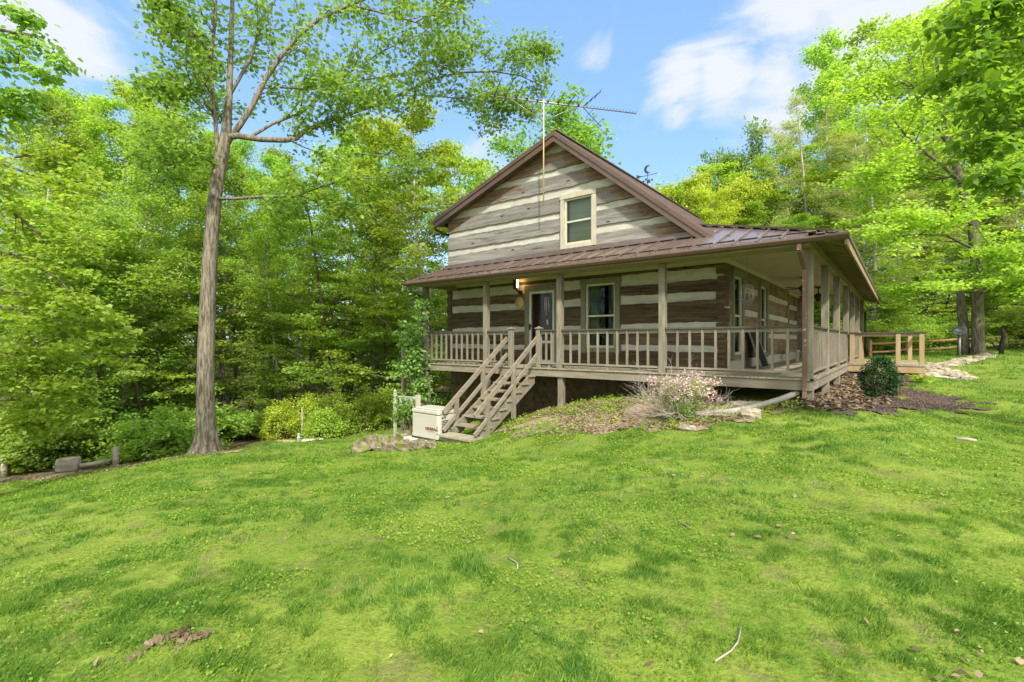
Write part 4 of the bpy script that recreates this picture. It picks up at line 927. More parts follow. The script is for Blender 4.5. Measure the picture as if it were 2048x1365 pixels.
# sticks and fallen leaves on the lawn
for (pts, w, lb) in (([(1016, 1121, 3.55), (1027, 1127, 3.5), (1035, 1133, 3.45), (1035, 1144, 3.4)], .006, 'short crooked stick on the lawn in the centre'),
                     ([(1482, 1262, 2.55), (1476, 1292, 2.45), (1462, 1310, 2.4), (1430, 1331, 2.33)], .006, 'long curved stick on the grass at lower right'),
                     ([(1912, 878, 7.0), (1932, 880, 7.0), (1952, 884, 6.95)], .03, 'brown piece of wood lying on the right lawn'),
                     ([(1356, 1047, 4.3), (1370, 1052, 4.3), (1381, 1060, 4.25)], .008, 'small dark twig in the grass right of centre')):
    q = []
    for (px, py, d) in pts: g = GPX(px, d); dd = d
    q = [GPX(px, (EZ-gz(*rd((px-1024)/F*d, d)))*F/(py-682.5), .02) for (px, py, d) in pts]
    mb = MB(); mb.tube(q, w*.75, 6, rough=.3); tag(mb.build('fallen_stick', M['stump']), lb, 'stick')
# ---------------------------------------------------------------- vegetation
RG = np.random.default_rng(12)
def unit(v): return v/np.maximum(np.linalg.norm(v, axis=-1, keepdims=True), 1e-9)
T_KITE = np.array([(0, 0, 0), (.30, .45, .06), (0, 1, -.06), (-.30, .45, .06)])
T_OVAL = np.array([(0, 0, 0), (.24, .22, .04), (.28, .55, .05), (0, 1, -.1), (-.28, .55, .05), (-.24, .22, .04)])
T_OAK = np.array([(0, 0, 0), (.10, .18, 0), (.34, .30, .04), (.14, .42, 0), (.46, .62, .05), (.16, .68, 0), (.22, .92, 0), (0, 1.05, -.06), (-.22, .92, 0), (-.16, .68, 0), (-.46, .62, .05), (-.14, .42, 0), (-.34, .30, .04), (-.10, .18, 0)])
T_MAPLE = np.array([(0, 0, 0), (.42, .12, .03), (.30, .38, .0), (.55, .62, .06), (.2, .66, 0), (0, 1.05, -.06), (-.2, .66, 0), (-.55, .62, .06), (-.30, .38, .0), (-.42, .12, .03)])
T_BLADE = np.array([(-.5, 0, 0), (.5, 0, 0), (0, 1, 0)])
def leaves(P, D, Nn, size, T, wid=1.0, rng=RG):
    """P base points, D tip direction, Nn normals"""
    D = unit(D); B = unit(np.cross(D, Nn)); Nn = np.cross(B, D)
    k = len(T); s = np.asarray(size)[:, None, None]
    V = P[:, None, :]+s*(T[None, :, 0, None]*wid*B[:, None, :]+T[None, :, 1, None]*D[:, None, :]+T[None, :, 2, None]*Nn[:, None, :])
    return V.reshape(-1, 3), k
def spray(anchors, R_, n, size, T, flat=.35, tilt=.45, droop=.25, rng=RG, wid=1.0, keepup=True):
    """n leaves round every anchor, lying in a flattened cloud"""
    A = np.repeat(np.asarray(anchors, float), n, 0); m = len(A)
    rr = np.repeat(np.broadcast_to(np.asarray(R_, float), (len(anchors),)), n)[:, None]
    off = rng.normal(0, .5, (m, 3))*rr; off[:, 2] *= flat
    P = A+off; th = rng.uniform(0, 6.283, m); D = np.stack([np.cos(th), np.sin(th), rng.normal(-droop, .3, m)], -1)
    D[:, :2] += unit(off)[:, :2]*.6
    Nn = np.stack([rng.normal(0, tilt, m), rng.normal(0, tilt, m), np.ones(m)], -1)
    s = size*rng.uniform(.65, 1.25, m)
    va = np.repeat(rng.uniform(.1, .9, len(anchors)), n)*.45+rng.uniform(0, 1, m)*.55
    V, k = leaves(P, D, Nn, s, T, wid, rng)
    return V, k, va
def crown(name, data, m, parent):
    V = np.concatenate([d[0] for d in data]); k = data[0][1]; va = np.concatenate([d[2] for d in data])
    me = np_mesh(name, V, k, m, va); return link(name, me, parent)
class Tree:
    def __init__(s, seed): s.r = random.Random(seed); s.mb = MB(); s.anch = []; s.rng = np.random.default_rng(seed)
    def limb(s, p, d, L_, r0, segs=6, up=.08, jit=.12, r1=None, n=6, rough=0.1):
        pts = [Vector(p)]; d = Vector(d).normalized(); r1 = r0*.3 if r1 is None else r1
        for i in range(segs):
            d = (d+Vector((s.r.gauss(0, jit), s.r.gauss(0, jit), s.r.gauss(0, jit*.6)+up))).normalized(); pts.append(pts[-1]+d*(L_/segs))
        s.mb.tube(pts, [r0+(r1-r0)*i/segs for i in range(segs+1)], n, rough=rough); return pts
    def sub(s, pts, k, L_, r0, ang=.9, lo=.25, up=.05, flatz=.5, na=4, segs=4, jit=.15):
        """side branches along a polyline; leaf anchors along each"""
        for i in range(k):
            t = lo+(1-lo)*(i+s.r.random())/k; f = t*(len(pts)-1); j = min(int(f), len(pts)-2); p = pts[j].lerp(pts[j+1], f-j); ax = (pts[j+1]-pts[j]).normalized()
            v = Vector((s.r.gauss(0, 1), s.r.gauss(0, 1), s.r.gauss(0, flatz))); v = (v-ax*v.dot(ax)).normalized()
            d = ax*math.cos(ang)+v*math.sin(ang); ll = L_*(1.15-.6*t)*s.r.uniform(.7, 1.2)
            q = s.limb(p, d, ll, r0*(1.1-.6*t), segs, up, jit, n=4)
            for m in range(na): u = (m+1)/na*segs; jj = min(int(u), segs-1); s.anch.append(q[jj].lerp(q[jj+1], min(1, u-jj)))
        s.anch.append(pts[-1])
# prototypes are built round the origin, then every tree of the wood is a copy set on the ground
def proto_tree(kind, seed):
    t = Tree(seed); r = t.r
    if kind == 'maple':       # branches from low down, layered bright sprays
        H = 15; tr = t.limb((0, 0, -.3), (r.gauss(0, .03), r.gauss(0, .03), 1), H, .20, 12, .1, .03, .03, 9)
        for i in range(26):
            h = .12+.86*i/26; f = h*12; j = int(f); p = tr[j].lerp(tr[j+1], f-j); a = i*2.4+r.random(); el = .15+.7*h
            L_ = (4.6*(1-h)**.6+.9)*r.uniform(.8, 1.15); q = t.limb(p, (math.cos(a), math.sin(a), el), L_, .055*(1.2-h), 5, .03, .12); t.sub(q, 6, L_*.42, .018, .85, .2, .0, .25, 3)
        return t, dict(R_=.56, n=46, size=.15, T=T_KITE, flat=.22, tilt=.4, wid=1.5)
    if kind == 'tall':        # woodland tree, bare pole and high open crown
        H = 19; tr = t.limb((0, 0, -.3), (r.gauss(0, .05), r.gauss(0, .05), 1), H, .19, 12, .1, .04, .03, 9)
        for i in range(24):
            h = .36+.63*i/24; f = h*12; j = int(f); p = tr[j].lerp(tr[j+1], f-j); a = i*2.4+r.random(); el = .45+.8*h
            L_ = (4.4*(1.05-h)**.6+.8)*r.uniform(.7, 1.15); q = t.limb(p, (math.cos(a), math.sin(a), el), L_, .06*(1.25-h), 5, .06, .14); t.sub(q, 6, L_*.4, .018, .8, .25, .04, .6, 3)
        return t, dict(R_=.54, n=40, size=.155, T=T_KITE, flat=.5, tilt=.7, wid=1.4)
    if kind == 'beech':       # small understorey tree, flat layers
        H = 7.5; tr = t.limb((0, 0, -.2), (r.gauss(0, .08), r.gauss(0, .08), 1), H, .075, 8, .08, .06, .015, 7)
        for i in range(24):
            h = .06+.92*i/24; f = h*8; j = min(int(f), 7); p = tr[j].lerp(tr[j+1], f-j); a = i*2.4+r.random(); el = .05+.5*h
            L_ = (2.9*(1-h)**.5+.6)*r.uniform(.75, 1.2); q = t.limb(p, (math.cos(a), math.sin(a), el), L_, .028*(1.2-h), 5, .02, .12); t.sub(q, 5, L_*.45, .01, .85, .2, -.01, .15, 3)
        return t, dict(R_=.42, n=24, size=.13, T=T_KITE, flat=.18, tilt=.35, wid=1.4)
    if kind == 'pine':
        H = 16; tr = t.limb((0, 0, -.3), (0.03, .0, 1), H, .2, 12, .1, .03, .03, 8)
        for i in range(34):
            h = .2+.79*i/34; f = h*12; j = int(f); p = tr[j].lerp(tr[j+1], f-j); a = i*2.4+r.random(); el = .05+.7*max(0, h-.5)
            L_ = (4.0*(1.02-h)**.32+.7)*r.uniform(.6, 1.15); q = t.limb(p, (math.cos(a), math.sin(a), el), L_, .05*(1.2-h), 6, .04, .09); t.sub(q, 6, L_*.32, .012, .8, .3, .06, .3, 3)
        return t, dict(R_=.44, n=60, size=.2, T=T_KITE, flat=.3, tilt=.9, wid=.22)
    if kind == 'oak':
        H = 14; tr = t.limb((0, 0, -.3), (0, 0, 1), H*.6, .28, 8, .1, .04, .12, 9)
        for i in range(20):
            h = .4+.6*i/20; f = h*8; j = min(int(f), 7); p = tr[j].lerp(tr[j+1], min(1, f-j)); a = i*2.4+r.random(); el = .3+1.2*(h-.4)/.6
            L_ = 5.6*r.uniform(.7, 1.1); q = t.limb(p, (math.cos(a), math.sin(a), el), L_, .09*(1.3-h), 6, .08, .16); t.sub(q, 8, L_*.36, .022, .9, .3, .06, .8, 3)
        return t, dict(R_=.62, n=62, size=.18, T=T_KITE, flat=.75, tilt=.9, wid=1.4)
    if kind == 'bush':
        for i in range(9):
            a = i*.7+r.random(); q = t.limb((0, 0, -.05), (math.cos(a)*.55, math.sin(a)*.55, .8), r.uniform(.9, 1.5), .02, 5, .02, .15); t.sub(q, 5, .55, .008, .9, .2, .02, .6, 3)
        return t, dict(R_=.26, n=30, size=.095, T=T_KITE, flat=.5, tilt=.7, wid=1.4)
KINDS = {}
PS = {}
def make_proto(key, kind, seed, leaf, bark, scale=1):
    PS[key] = (kind, seed, leaf, bark)
def plant(key, px, d, h, label, cat='tree', group=None, rot=None, name=None, wide=1.0, r_d=None):
    kind, seed, leaf, bark = PS[key]
    hk = {'maple': 15.2, 'tall': 19, 'beech': 7.7, 'pine': 16, 'oak': 13, 'bush': 1.6}[kind]
    base = GPX(px, d) if r_d is None else Vector((*rd(*r_d), gz(*rd(*r_d))))
    if key not in KINDS:
        t, kw = proto_tree(kind, seed); me_t = t.mb
        V, k, va = spray(np.array([tuple(a) for a in t.anch]), rng=t.rng, **kw)
        mt = bpy.data.meshes.new('trunk'); mt.from_pydata(me_t.v, [], me_t.f); mt.materials.append(M[bark]); mt.polygons.foreach_set('use_smooth', me_t.sm)
        KINDS[key] = (mt, np_mesh('crown', V, k, M[leaf], va))
    root = bpy.data.objects.new(name or {'maple': 'maple_tree', 'tall': 'woodland_tree', 'beech': 'understorey_tree', 'pine': 'pine_tree', 'oak': 'oak_tree', 'bush': 'bush'}[kind], None); COL.objects.link(root)
    root.location = base; s = h/hk; root.scale = (s*wide, s*wide, s); root.rotation_euler = (0, 0, random.uniform(0, 6.28) if rot is None else rot)
    tag(root, label, cat, group)
    for nm, me in (('stems' if kind == 'bush' else 'trunk', KINDS[key][0]), ('foliage' if kind == 'bush' else 'crown', KINDS[key][1])):
        o = bpy.data.objects.new(nm, me); COL.objects.link(o); o.parent = root
    return root
make_proto('m1', 'maple', 1, 'lf_bright', 'bark2'); make_proto('m2', 'maple', 2, 'lf_mid', 'bark3'); make_proto('m3', 'maple', 3, 'lf_yel', 'bark2')
make_proto('t1', 'tall', 4, 'lf_mid', 'bark2'); make_proto('t2', 'tall', 5, 'lf_bright', 'bark2'); make_proto('b1', 'beech', 6, 'lf_mid', 'bark3'); make_proto('b2', 'beech', 7, 'lf_bright', 'bark3')
make_proto('b3', 'beech', 8, 'lf_deep', 'bark3'); make_proto('p1', 'pine', 9, 'lf_pine', 'bark2'); make_proto('o1', 'oak', 10, 'lf_deep', 'bark3')
make_proto('o2', 'oak', 14, 'lf_yel', 'bark3'); make_proto('u1', 'bush', 11, 'lf_mid', 'bark3'); make_proto('u2', 'bush', 12, 'lf_deep', 'bark3'); make_proto('u3', 'bush', 13, 'lf_bright', 'bark3')
# -- wood on the left
RANK = {}
def ordered(rows, side):
    q = sorted((r[1], r[2]) for r in rows)
    for i, r in enumerate(q): RANK[(side,)+r] = ORD[i]
    return rows
def LBL(px, d, i, side): return 'small layered understorey tree, %s from the left in the %s wood' % (RANK[(side, px, d)], side)
GL = 'trees of the wood left of the cabin'; GRt = 'trees of the wood right of the cabin'
for (k, px, d, h, lb) in (
    ('t2', 120, 24, 17, 'tall light green tree at the left rising above the stump'), ('t1', 30, 20, 14.5, 'tall green tree at the far left edge of the wood'), ('t2', 255, 20, 14.5, 'pale trunked tree rising behind the stump and post'),
    ('t2', 330, 30, 19, 'tall tree left of the great oak crown far back'), ('t1', 200, 31, 20, 'tallest far tree in the left wood'), ('t1', 440, 21, 12.5, 'slender tree just right of the oak trunk'),
    ('t1', 500, 24, 13, 'straight trunked tree between oak trunk and clipped shrubs'), ('t2', 565, 20, 9.5, 'thin straight trunked tree above the yellow shrubs'), ('m2', 655, 19, 9.5, 'dark trunked maple behind the clipped shrubs'),
    ('m1', 745, 21, 12.5, 'bright green maple left of the porch roof'), ('m1', 845, 20, 12.5, 'bright maple close behind the left end of the porch'), ('m1', 690, 27, 15.5, 'bright maple behind the dark trunked maple'),
    ('t1', 470, 28, 15, 'slim pale trunk seen past the right side of the oak'), ('t2', 395, 25, 14, 'slim pale trunk seen past the left side of the oak'), ('t1', 535, 30, 14, 'slim pale trunk standing deep in the wood above the dark shrubs'), ('t2', 800, 25, 13, 'slim tree with a pale trunk just left of the porch vine'), ('t1', 245, 16.5, 11, 'pale trunked tree rising behind the old post and fallen log'),
    ('m1', 905, 30, 15, 'yellow green maple behind the left roof edge'), ('t1', 600, 33, 17, 'far tree behind the oak limb tips'), ('t2', 60, 31, 17, 'far light tree in the left corner of the wood')):
    plant(k, px, d, h, lb, 'tree', GL)
for i, (k, px, d, h) in enumerate(ordered((('b1', 40, 13.5, 6.5), ('b3', 110, 14.5, 6), ('b2', 190, 15, 7), ('b1', 290, 16, 7), ('b1', 465, 19, 7), ('b1', 600, 21, 7), ('b1', 770, 21, 6.5),
                                   ('b2', -60, 13, 8), ('b3', 240, 19, 8), ('b2', 330, 20, 7.5), ('b1', 870, 24, 7), ('b3', 160, 20, 9), ('b2', 70, 18, 9), ('b2', 470, 21, 6), ('b2', 545, 22.5, 7), ('b2', 620, 19.5, 5), ('b2', 700, 20, 6), ('b2', 775, 19.5, 5), ('b2', 290, 18, 6), ('b3', 450, 26, 9), ('b3', 830, 27, 8)), 'left')):
    plant(k, px, d, h, LBL(px, d, i, 'left'), 'tree', 'understorey trees of the left wood')
for (r_d, k, h, lb) in (((-17, -2), 't2', 13, 'tall tree of the left wood beside the camera'), ((-21, -9), 't1', 14, 'tall tree of the left wood behind the camera'), ((-15, 5), 'm2', 10, 'dark maple of the left wood beside the camera'), ((-13, -9), 'm2', 12, 'dark maple of the left wood behind the camera'), ((-24, -15), 'm1', 15, 'bright maple of the left wood behind the camera')):
    plant(k, 0, 0, h, lb, 'tree', GL, r_d=r_d)
# -- behind the roof and on the right
for (k, px, d, h, w, lb) in (
    ('o1', 1130, 38, 20.5, 1.0, 'big green tree behind the gable peak and antenna'), ('o2', 1405, 34, 13.6, .8, 'yellow green rounded tree behind the porch roof'), ('o1', 1475, 42, 17.5, .7, 'dark green oak right of the yellow tree on the skyline'),
    ('p1', 1608, 32, 15.5, .95, 'spreading pine with pale needles and bare trunk above the porch roof'), ('t2', 1700, 36, 21, 1, 'tall tree behind the pine at right'), ('m1', 1820, 34, 22, 1.1, 'tall bright maple behind the right porch eave'),
    ('m1', 1700, 30, 13, 1, 'bright maple behind the side deck'), ('m2', 1540, 33, 11.5, 1, 'green maple behind the porch roof ridge at right'), ('p1', 1745, 27, 12.5, .95, 'feathery pale evergreen right of the porch eave'),
    ('p1', 1850, 31, 14, 1, 'feathery evergreen left of the large maple trunk'), ('m2', 2030, 30, 19, 1.1, 'green maple at the far right edge'), ('t1', 1960, 38, 25, 1.1, 'tallest tree behind the maple at the right'),
    ('m3', 1430, 30, 10.5, .9, 'low yellow green tree just above the porch roof'), ('m2', 1300, 45, 15, 1, 'far maple hidden mostly by the cabin roof'), ('t1', 2110, 26, 18, 1.1, 'tree at the right margin behind the fence'), ('p1', 1955, 29, 13, 1, 'evergreen just behind the large maple trunk'),
    ('m2', 1640, 38, 14, 1.1, 'green maple filling the gap under the pine'), ('m1', 1600, 28, 8, 1, 'bright low maple seen through the side porch'), ('m1', 1352, 36, 12.5, 1.2, 'bright maple just right of the weathervane'), ('m1', 1450, 37, 14, 1.1, 'bright maple before the dark oak on the skyline'), ('m1', 1580, 36, 14, 1.1, 'bright maple left of the pine behind the porch roof'), ('m2', 1540, 38, 14.5, 1, 'green maple between the dark oak and the pine'), ('m1', 1060, 44, 17, 1, 'bright maple behind the left slope of the gable')):
    plant(k, px, d, h, lb, 'tree', GRt, wide=w)
for i, (k, px, d, h) in enumerate(ordered((('b1', 1640, 27, 5), ('b2', 1740, 25, 4), ('b1', 1790, 26, 4.5), ('b2', 1850, 27, 5), ('b1', 1900, 29, 6), ('b3', 1990, 28, 6), ('b1', 2060, 25, 6.5), ('b3', 2040, 31, 8), ('b1', 1700, 31, 6), ('b2', 1950, 33, 8), ('b1', 1590, 30, 6), ('b3', 1820, 33, 7), ('b1', 2110, 21, 6), ('b3', 1880, 36, 9)), 'right')):
    plant(k, px, d, h, LBL(px, d, i, 'right'), 'tree', 'understorey trees of the right wood')
for (r_d, k, h, lb) in (((27, 14), 'm1', 14, 'bright maple of the right wood nearest the lawn'), ((31, 18), 't2', 18, 'tall tree of the right wood past the lawn'), ((29, 7), 'm2', 13, 'green maple of the right wood beside the lawn'), ((36, 12), 't1', 18, 'tall tree deep in the right wood'), ((33, 2), 'm1', 14, 'bright maple of the right wood beyond the lawn side')):
    plant(k, 0, 0, h, lb, 'tree', GRt, r_d=r_d)
# undergrowth bushes
for (k, px, d, h) in ordered((('u1', 20, 11.9, 1.5), ('u2', 75, 12.4, 1.3), ('u1', 60, 13.5, 1.8), ('u3', 110, 12.9, .8), ('u1', 170, 13.2, 1.4), ('u2', 205, 14, 1.6), ('u1', 265, 13.2, 1.1), ('u3', 315, 13.2, 1.3), ('u1', 345, 12.9, 1.45), ('u1', 375, 13.2, 1.2), ('u2', 300, 15, 1.6), ('u3', 250, 12.3, .5),
                      ('u1', 395, 15, 1.5), ('u1', 0, 15, 2), ('u2', 130, 16, 2), ('u1', 230, 17, 2), ('u2', 350, 17, 2)), 'lb'):
    plant(k, px, d, h, 'leafy undergrowth bush, %s from the left along the left wood edge' % RANK[('lb', px, d)], 'bush', 'undergrowth bushes of the left wood')
for (k, px, d, h) in ordered((('u3', 1735, 22.5, 1.6), ('u1', 1775, 23, 1.7), ('u3', 1820, 23.5, 1.7), ('u1', 1870, 24.5, 1.8), ('u3', 1905, 25.5, 1.6), ('u1', 1850, 26.5, 2.2), ('u1', 1990, 27, 1.6), ('u2', 2040, 25, 2.2), ('u1', 2070, 23, 2.4), ('u3', 1700, 24, 1.8), ('u1', 1640, 29, 2), ('u3', 1615, 26, 1.6), ('u1', 1790, 27, 2.2), ('u2', 1950, 28, 2)), 'rb'):
    plant(k, px, d, h, 'leafy bush, %s from the left behind the split-rail fence' % RANK[('rb', px, d)], 'bush', 'undergrowth bushes of the right wood')
for (px, d, h, w, key, lb) in ((475, 15.9, 1.25, 1.35, 'u1', 'dark green rounded shrub right of the oak trunk, first of the row'), (528, 16.2, 1.0, 1.0, 'u1', 'low dark green shrub second in the row')):
    plant(key, px, d, h, lb, 'shrub', 'row of rounded shrubs', name='garden_shrub', wide=w)
for i, (px, d, h, w, lb) in enumerate(((562, 15.8, 1.02, .85, 'bright yellow shrub left of the thin dead stub'), (622, 16.2, 1.25, .9, 'tall golden shrub just right of the dead stub'), (668, 16.0, 1.3, 1.05, 'largest round golden shrub, middle of the row'), (735, 16.8, 1.25, 1.0, 'olive green round shrub left of the white iron panel'), (772, 17.4, 1.3, .9, 'olive shrub behind the white iron panel'), (645, 15.2, .7, .9, 'low green shrub in front of the golden ones'))):
    t = Tree(30+i); base = GPX(px, d); root = thing('garden_shrub', base, lb, 'shrub', 'row of rounded shrubs')
    st_ = MB(); A_ = []
    for k in range(150):
        a = t.r.uniform(0, 6.28); u = t.r.uniform(-.1, 1); rr = math.sqrt(1-max(u, 0)**2*.9)*w*.62*t.r.uniform(.6, 1.1)*(1+.16*math.sin(3*a+i)+.1*math.sin(5*a+2*i+4*u))
        A_.append((base.x+rr*math.cos(a), base.y+rr*math.sin(a), base.z+.12+max(u, -.05)*h*(.88+(.22 if t.r.random() < .12 else 0)+.08*math.sin(2*a+i))))
        if k % 8 == 0: st_.tube([base, Vector(A_[-1]).lerp(base, .4)+Vector((0, 0, .1)), A_[-1]], [.015, .008, .004], 4)
    st_.build('stems', M['bark3'], root); V, kk, va = spray(np.array(A_), .13, 34, .06, T_KITE, 1.1, .9, -.2, t.rng, 1.2)
    crown('foliage', [(V, kk, va)], M['lf_yel'] if i in (0, 1) else M['lf_shrub'], root)

# -- the great oak
OK = Tree(77); ob = GPX(413, 12.0); oak = thing('great_oak', ob, 'great oak with long spreading limbs standing on the left lawn', 'tree')
def tr(pts, n=10, rough=.06, sc=1.0):
    q = [PD(a, b_, c) for a, b_, c, w in pts]; OK.mb.tube(q, [w*sc*(.77 if w > .135 else .64) for *_, w in pts], n, rough=rough); return q
trk = tr([(414, 926, 12, .50), (414, 905, 12, .38), (413, 885, 12, .31), (412, 850, 12, .275), (411, 780, 12, .255), (412, 700, 12, .24), (416, 600, 12, .225), (421, 500, 12, .21), (429, 400, 12, .195), (438, 340, 12, .185), (446, 300, 12, .185), (452, 270, 12, .16), (458, 200, 12.1, .12), (461, 120, 12.2, .10), (464, 20, 12.3, .08), (470, -120, 12.5, .04)], 16, .05)
for k in range(9):
    a = k*.7+.2; OK.mb.tube([ob+Vector((.16*math.cos(a), .16*math.sin(a), .6)), ob+Vector((.22*math.cos(a), .22*math.sin(a), .25)), ob+Vector((.32*math.cos(a), .32*math.sin(a), .04)), ob+Vector((.5*math.cos(a), .5*math.sin(a), -.09))], [.05, .085, .085, .03], 7)
limbs = []
limbs.append((tr([(440, 318, 11.95, .10), (434, 290, 11.9, .085), (431, 240, 11.85, .075), (424, 180, 11.8, .07), (423, 110, 11.7, .065), (430, 40, 11.6, .06), (433, -40, 11.5, .05), (430, -140, 11.4, .03)]), 12, 1.6))
limbs.append((tr([(455, 285, 12, .12), (480, 250, 12.1, .115), (503, 215, 12.2, .105), (530, 160, 12.3, .095), (560, 115, 12.4, .09), (600, 68, 12.5, .08), (640, 38, 12.6, .07), (690, 15, 12.7, .06), (750, -10, 12.8, .05), (840, -60, 13, .03)]), 16, 1.7))
limbs.append((tr([(450, 276, 12, .13), (475, 272, 12, .115), (520, 279, 12, .105), (570, 281, 12.1, .10), (592, 277, 12.2, .10), (610, 262, 12.4, .095), (650, 246, 12.7, .085), (700, 228, 13, .07), (750, 212, 13.4, .06), (810, 185, 13.8, .055), (860, 160, 14.2, .05), (920, 146, 14.6, .045), (985, 143, 15, .04), (1040, 152, 15.3, .025), (1085, 172, 15.6, .012)]), 24, 1.5))
limbs.append((tr([(497, 277, 12.00, .06), (515, 266, 12.16, .06), (545, 248, 12.32, .058), (600, 226, 12.48, .055), (640, 196, 12.64, .05), (672, 170, 12.80, .045), (700, 145, 12.96, .04), (750, 112, 13.12, .032), (790, 90, 13.28, .028), (840, 70, 13.44, .02), (875, 42, 13.60, .01)]), 13, 1.4))
limbs.append((tr([(672, 170, 12.80, .04), (720, 162, 13.13, .036), (800, 148, 13.47, .032), (870, 140, 13.80, .026), (905, 122, 14.13, .02), (930, 98, 14.47, .015), (965, 90, 14.80, .008)], 7), 11, 1.25))
limbs.append((tr([(432, 398, 12, .07), (470, 398, 11.8, .06), (520, 394, 11.6, .055), (590, 393, 11.4, .05), (640, 374, 11.2, .045), (700, 357, 11.1, .035), (780, 356, 11, .022), (860, 342, 11, .01)], 7), 13, 1.1))
limbs.append((tr([(600, 392, 11.4, .03), (640, 406, 11.3, .025), (680, 411, 11.2, .02), (715, 409, 11.2, .01)], 6), 3, .7))
limbs.append((tr([(440, 330, 12, .05), (415, 320, 11.7, .04), (370, 300, 11.4, .03), (330, 290, 11.2, .015)], 7), 8, 1.0))
limbs.append((tr([(428, 230, 11.85, .05), (400, 190, 11.6, .04), (360, 170, 11.3, .03), (320, 175, 11.1, .015)], 7), 9, .9))
limbs.append((tr([(424, 120, 11.7, .05), (400, 80, 11.5, .04), (360, 40, 11.2, .03), (318, 10, 11, .015)], 7), 10, 1.0))
limbs.append((tr([(990, 143, 15.00, .03), (1020, 122, 15.13, .022), (1055, 104, 15.27, .016), (1090, 88, 15.40, .008)], 6), 8, .85))
limbs.append((tr([(830, 190, 13.90, .03), (880, 194, 14.25, .026), (950, 199, 14.60, .02), (1020, 208, 14.95, .014), (1070, 220, 15.30, .008)], 6), 10, 1.0))
limbs.append((tr([(460, 190, 12.1, .07), (500, 120, 12.6, .06), (520, 60, 13, .05), (560, -20, 13.4, .04), (600, -90, 13.8, .02)], 8), 12, 1.6))
limbs.append((tr([(455, 260, 12.1, .07), (430, 210, 12.8, .06), (400, 150, 13.4, .05), (380, 90, 14, .03), (370, 20, 14.4, .02)], 8), 12, 1.5))
limbs.append((tr([(560, 175, 12.1, .045), (620, 178, 12, .04), (690, 184, 11.9, .03), (760, 190, 11.8, .015)], 7), 8, .9))
limbs.append((tr([(700, 10, 12.7, .045), (780, 30, 12.4, .04), (830, 45, 12.2, .03), (880, 20, 12.2, .02), (910, -20, 12.2, .02)], 7), 9, 1.0))
limbs.append((tr([(900, 142, 14.50, .02), (950, 165, 14.77, .018), (990, 200, 15.03, .012), (1010, 235, 15.30, .006)], 5), 7, .8))
for q, k, L_ in limbs: OK.sub(q, k, L_, .02, .85, .22, .03, .9, 4, 4, .18)
tr([(850, -12, 11.5, .03), (900, 18, 11.4, .022), (940, 42, 11.3, .015), (975, 66, 11.3, .006)], 5)
tr([(700, 306, 11.6, .022), (740, 309, 11.6, .02), (780, 316, 11.6, .014), (840, 318, 11.6, .006)], 5)
tr([(745, 222, 10.8, .02), (790, 240, 10.8, .018), (820, 265, 10.8, .012), (845, 290, 10.8, .006)], 5)
V, kk, va = spray(np.array([tuple(a) for a in OK.anch]), .36, 30, .12, T_OAK, .75, .8, .35, OK.rng, 1.0)
OK.mb.build('trunk', M['bark'], oak); crown('crown', [(V, kk, va)], M['lf_oak'], oak)
# -- the big maple on the right
MP = Tree(5); bs = GPX(1957, 20.0); mp_ = thing('large_maple', bs, 'large maple with a straight grey trunk and wide layered crown on the right lawn edge', 'tree')
def tm(pts, n=9): q = [PD(*p[:3]) for p in pts]; MP.mb.tube(q, [p[3]*.72 for p in pts], n, rough=.08); return q
tm([(1957, 712, 20, .42), (1956, 690, 20, .30), (1955, 600, 20, .27), (1952, 520, 20, .25), (1945, 450, 20, .23), (1930, 390, 20, .21), (1915, 340, 20, .18), (1895, 290, 20, .14), (1880, 200, 20, .1), (1870, 80, 20, .05)], 14)
lm = [[(1925, 370, 20, .12), (1890, 335, 19.6, .1), (1850, 305, 19.2, .08), (1810, 270, 18.9, .06), (1770, 215, 18.6, .04), (1735, 170, 18.4, .02)], [(1905, 310, 20, .12), (1935, 250, 19.5, .1), (1960, 170, 19, .07), (1980, 80, 18.5, .05)], [(1945, 450, 20, .1), (1900, 430, 19.2, .07), (1840, 420, 18.4, .05), (1770, 430, 17.8, .03)],
      [(1950, 500, 20, .08), (1890, 470, 19, .06), (1820, 470, 18.2, .04), (1760, 480, 17.8, .02)], [(1950, 520, 20, .08), (2000, 500, 19, .06), (2060, 490, 18, .04)], [(1895, 290, 20, .08), (1850, 220, 20.5, .06), (1820, 130, 21, .04), (1800, 60, 21, .02)], [(1930, 400, 20, .08), (1990, 360, 19.5, .06), (2050, 330, 19, .04)],
      [(1954, 570, 20, .06), (1900, 560, 18.8, .05), (1850, 570, 18, .03)], [(1954, 590, 20, .06), (2010, 570, 18.6, .04), (2060, 575, 18, .03)], [(1920, 350, 20, .08), (1870, 360, 21, .06), (1800, 350, 22, .04)], [(1900, 300, 20, .08), (1960, 250, 21, .06), (2020, 200, 21.5, .04)], [(1885, 230, 20, .07), (1920, 120, 19.4, .05), (1930, 20, 19, .03)],
      [(1850, 305, 19.2, .05), (1790, 320, 18.8, .04), (1730, 330, 18.5, .02)], [(1880, 200, 20, .07), (1790, 160, 20, .05), (1740, 130, 20, .03)]]
for pts in lm:
    q = tm(pts, 7); MP.sub(q, 9, 2.6, .03, .9, .15, .0, .3, 4, 5)
V, kk, va = spray(np.array([tuple(a) for a in MP.anch]), .62, 58, .145, T_KITE, .22, .4, .25, MP.rng, 1.5)
MP.mb.build('trunk', M['bark'], mp_); crown('crown', [(V, kk, va)], M['lf_bright'], mp_)
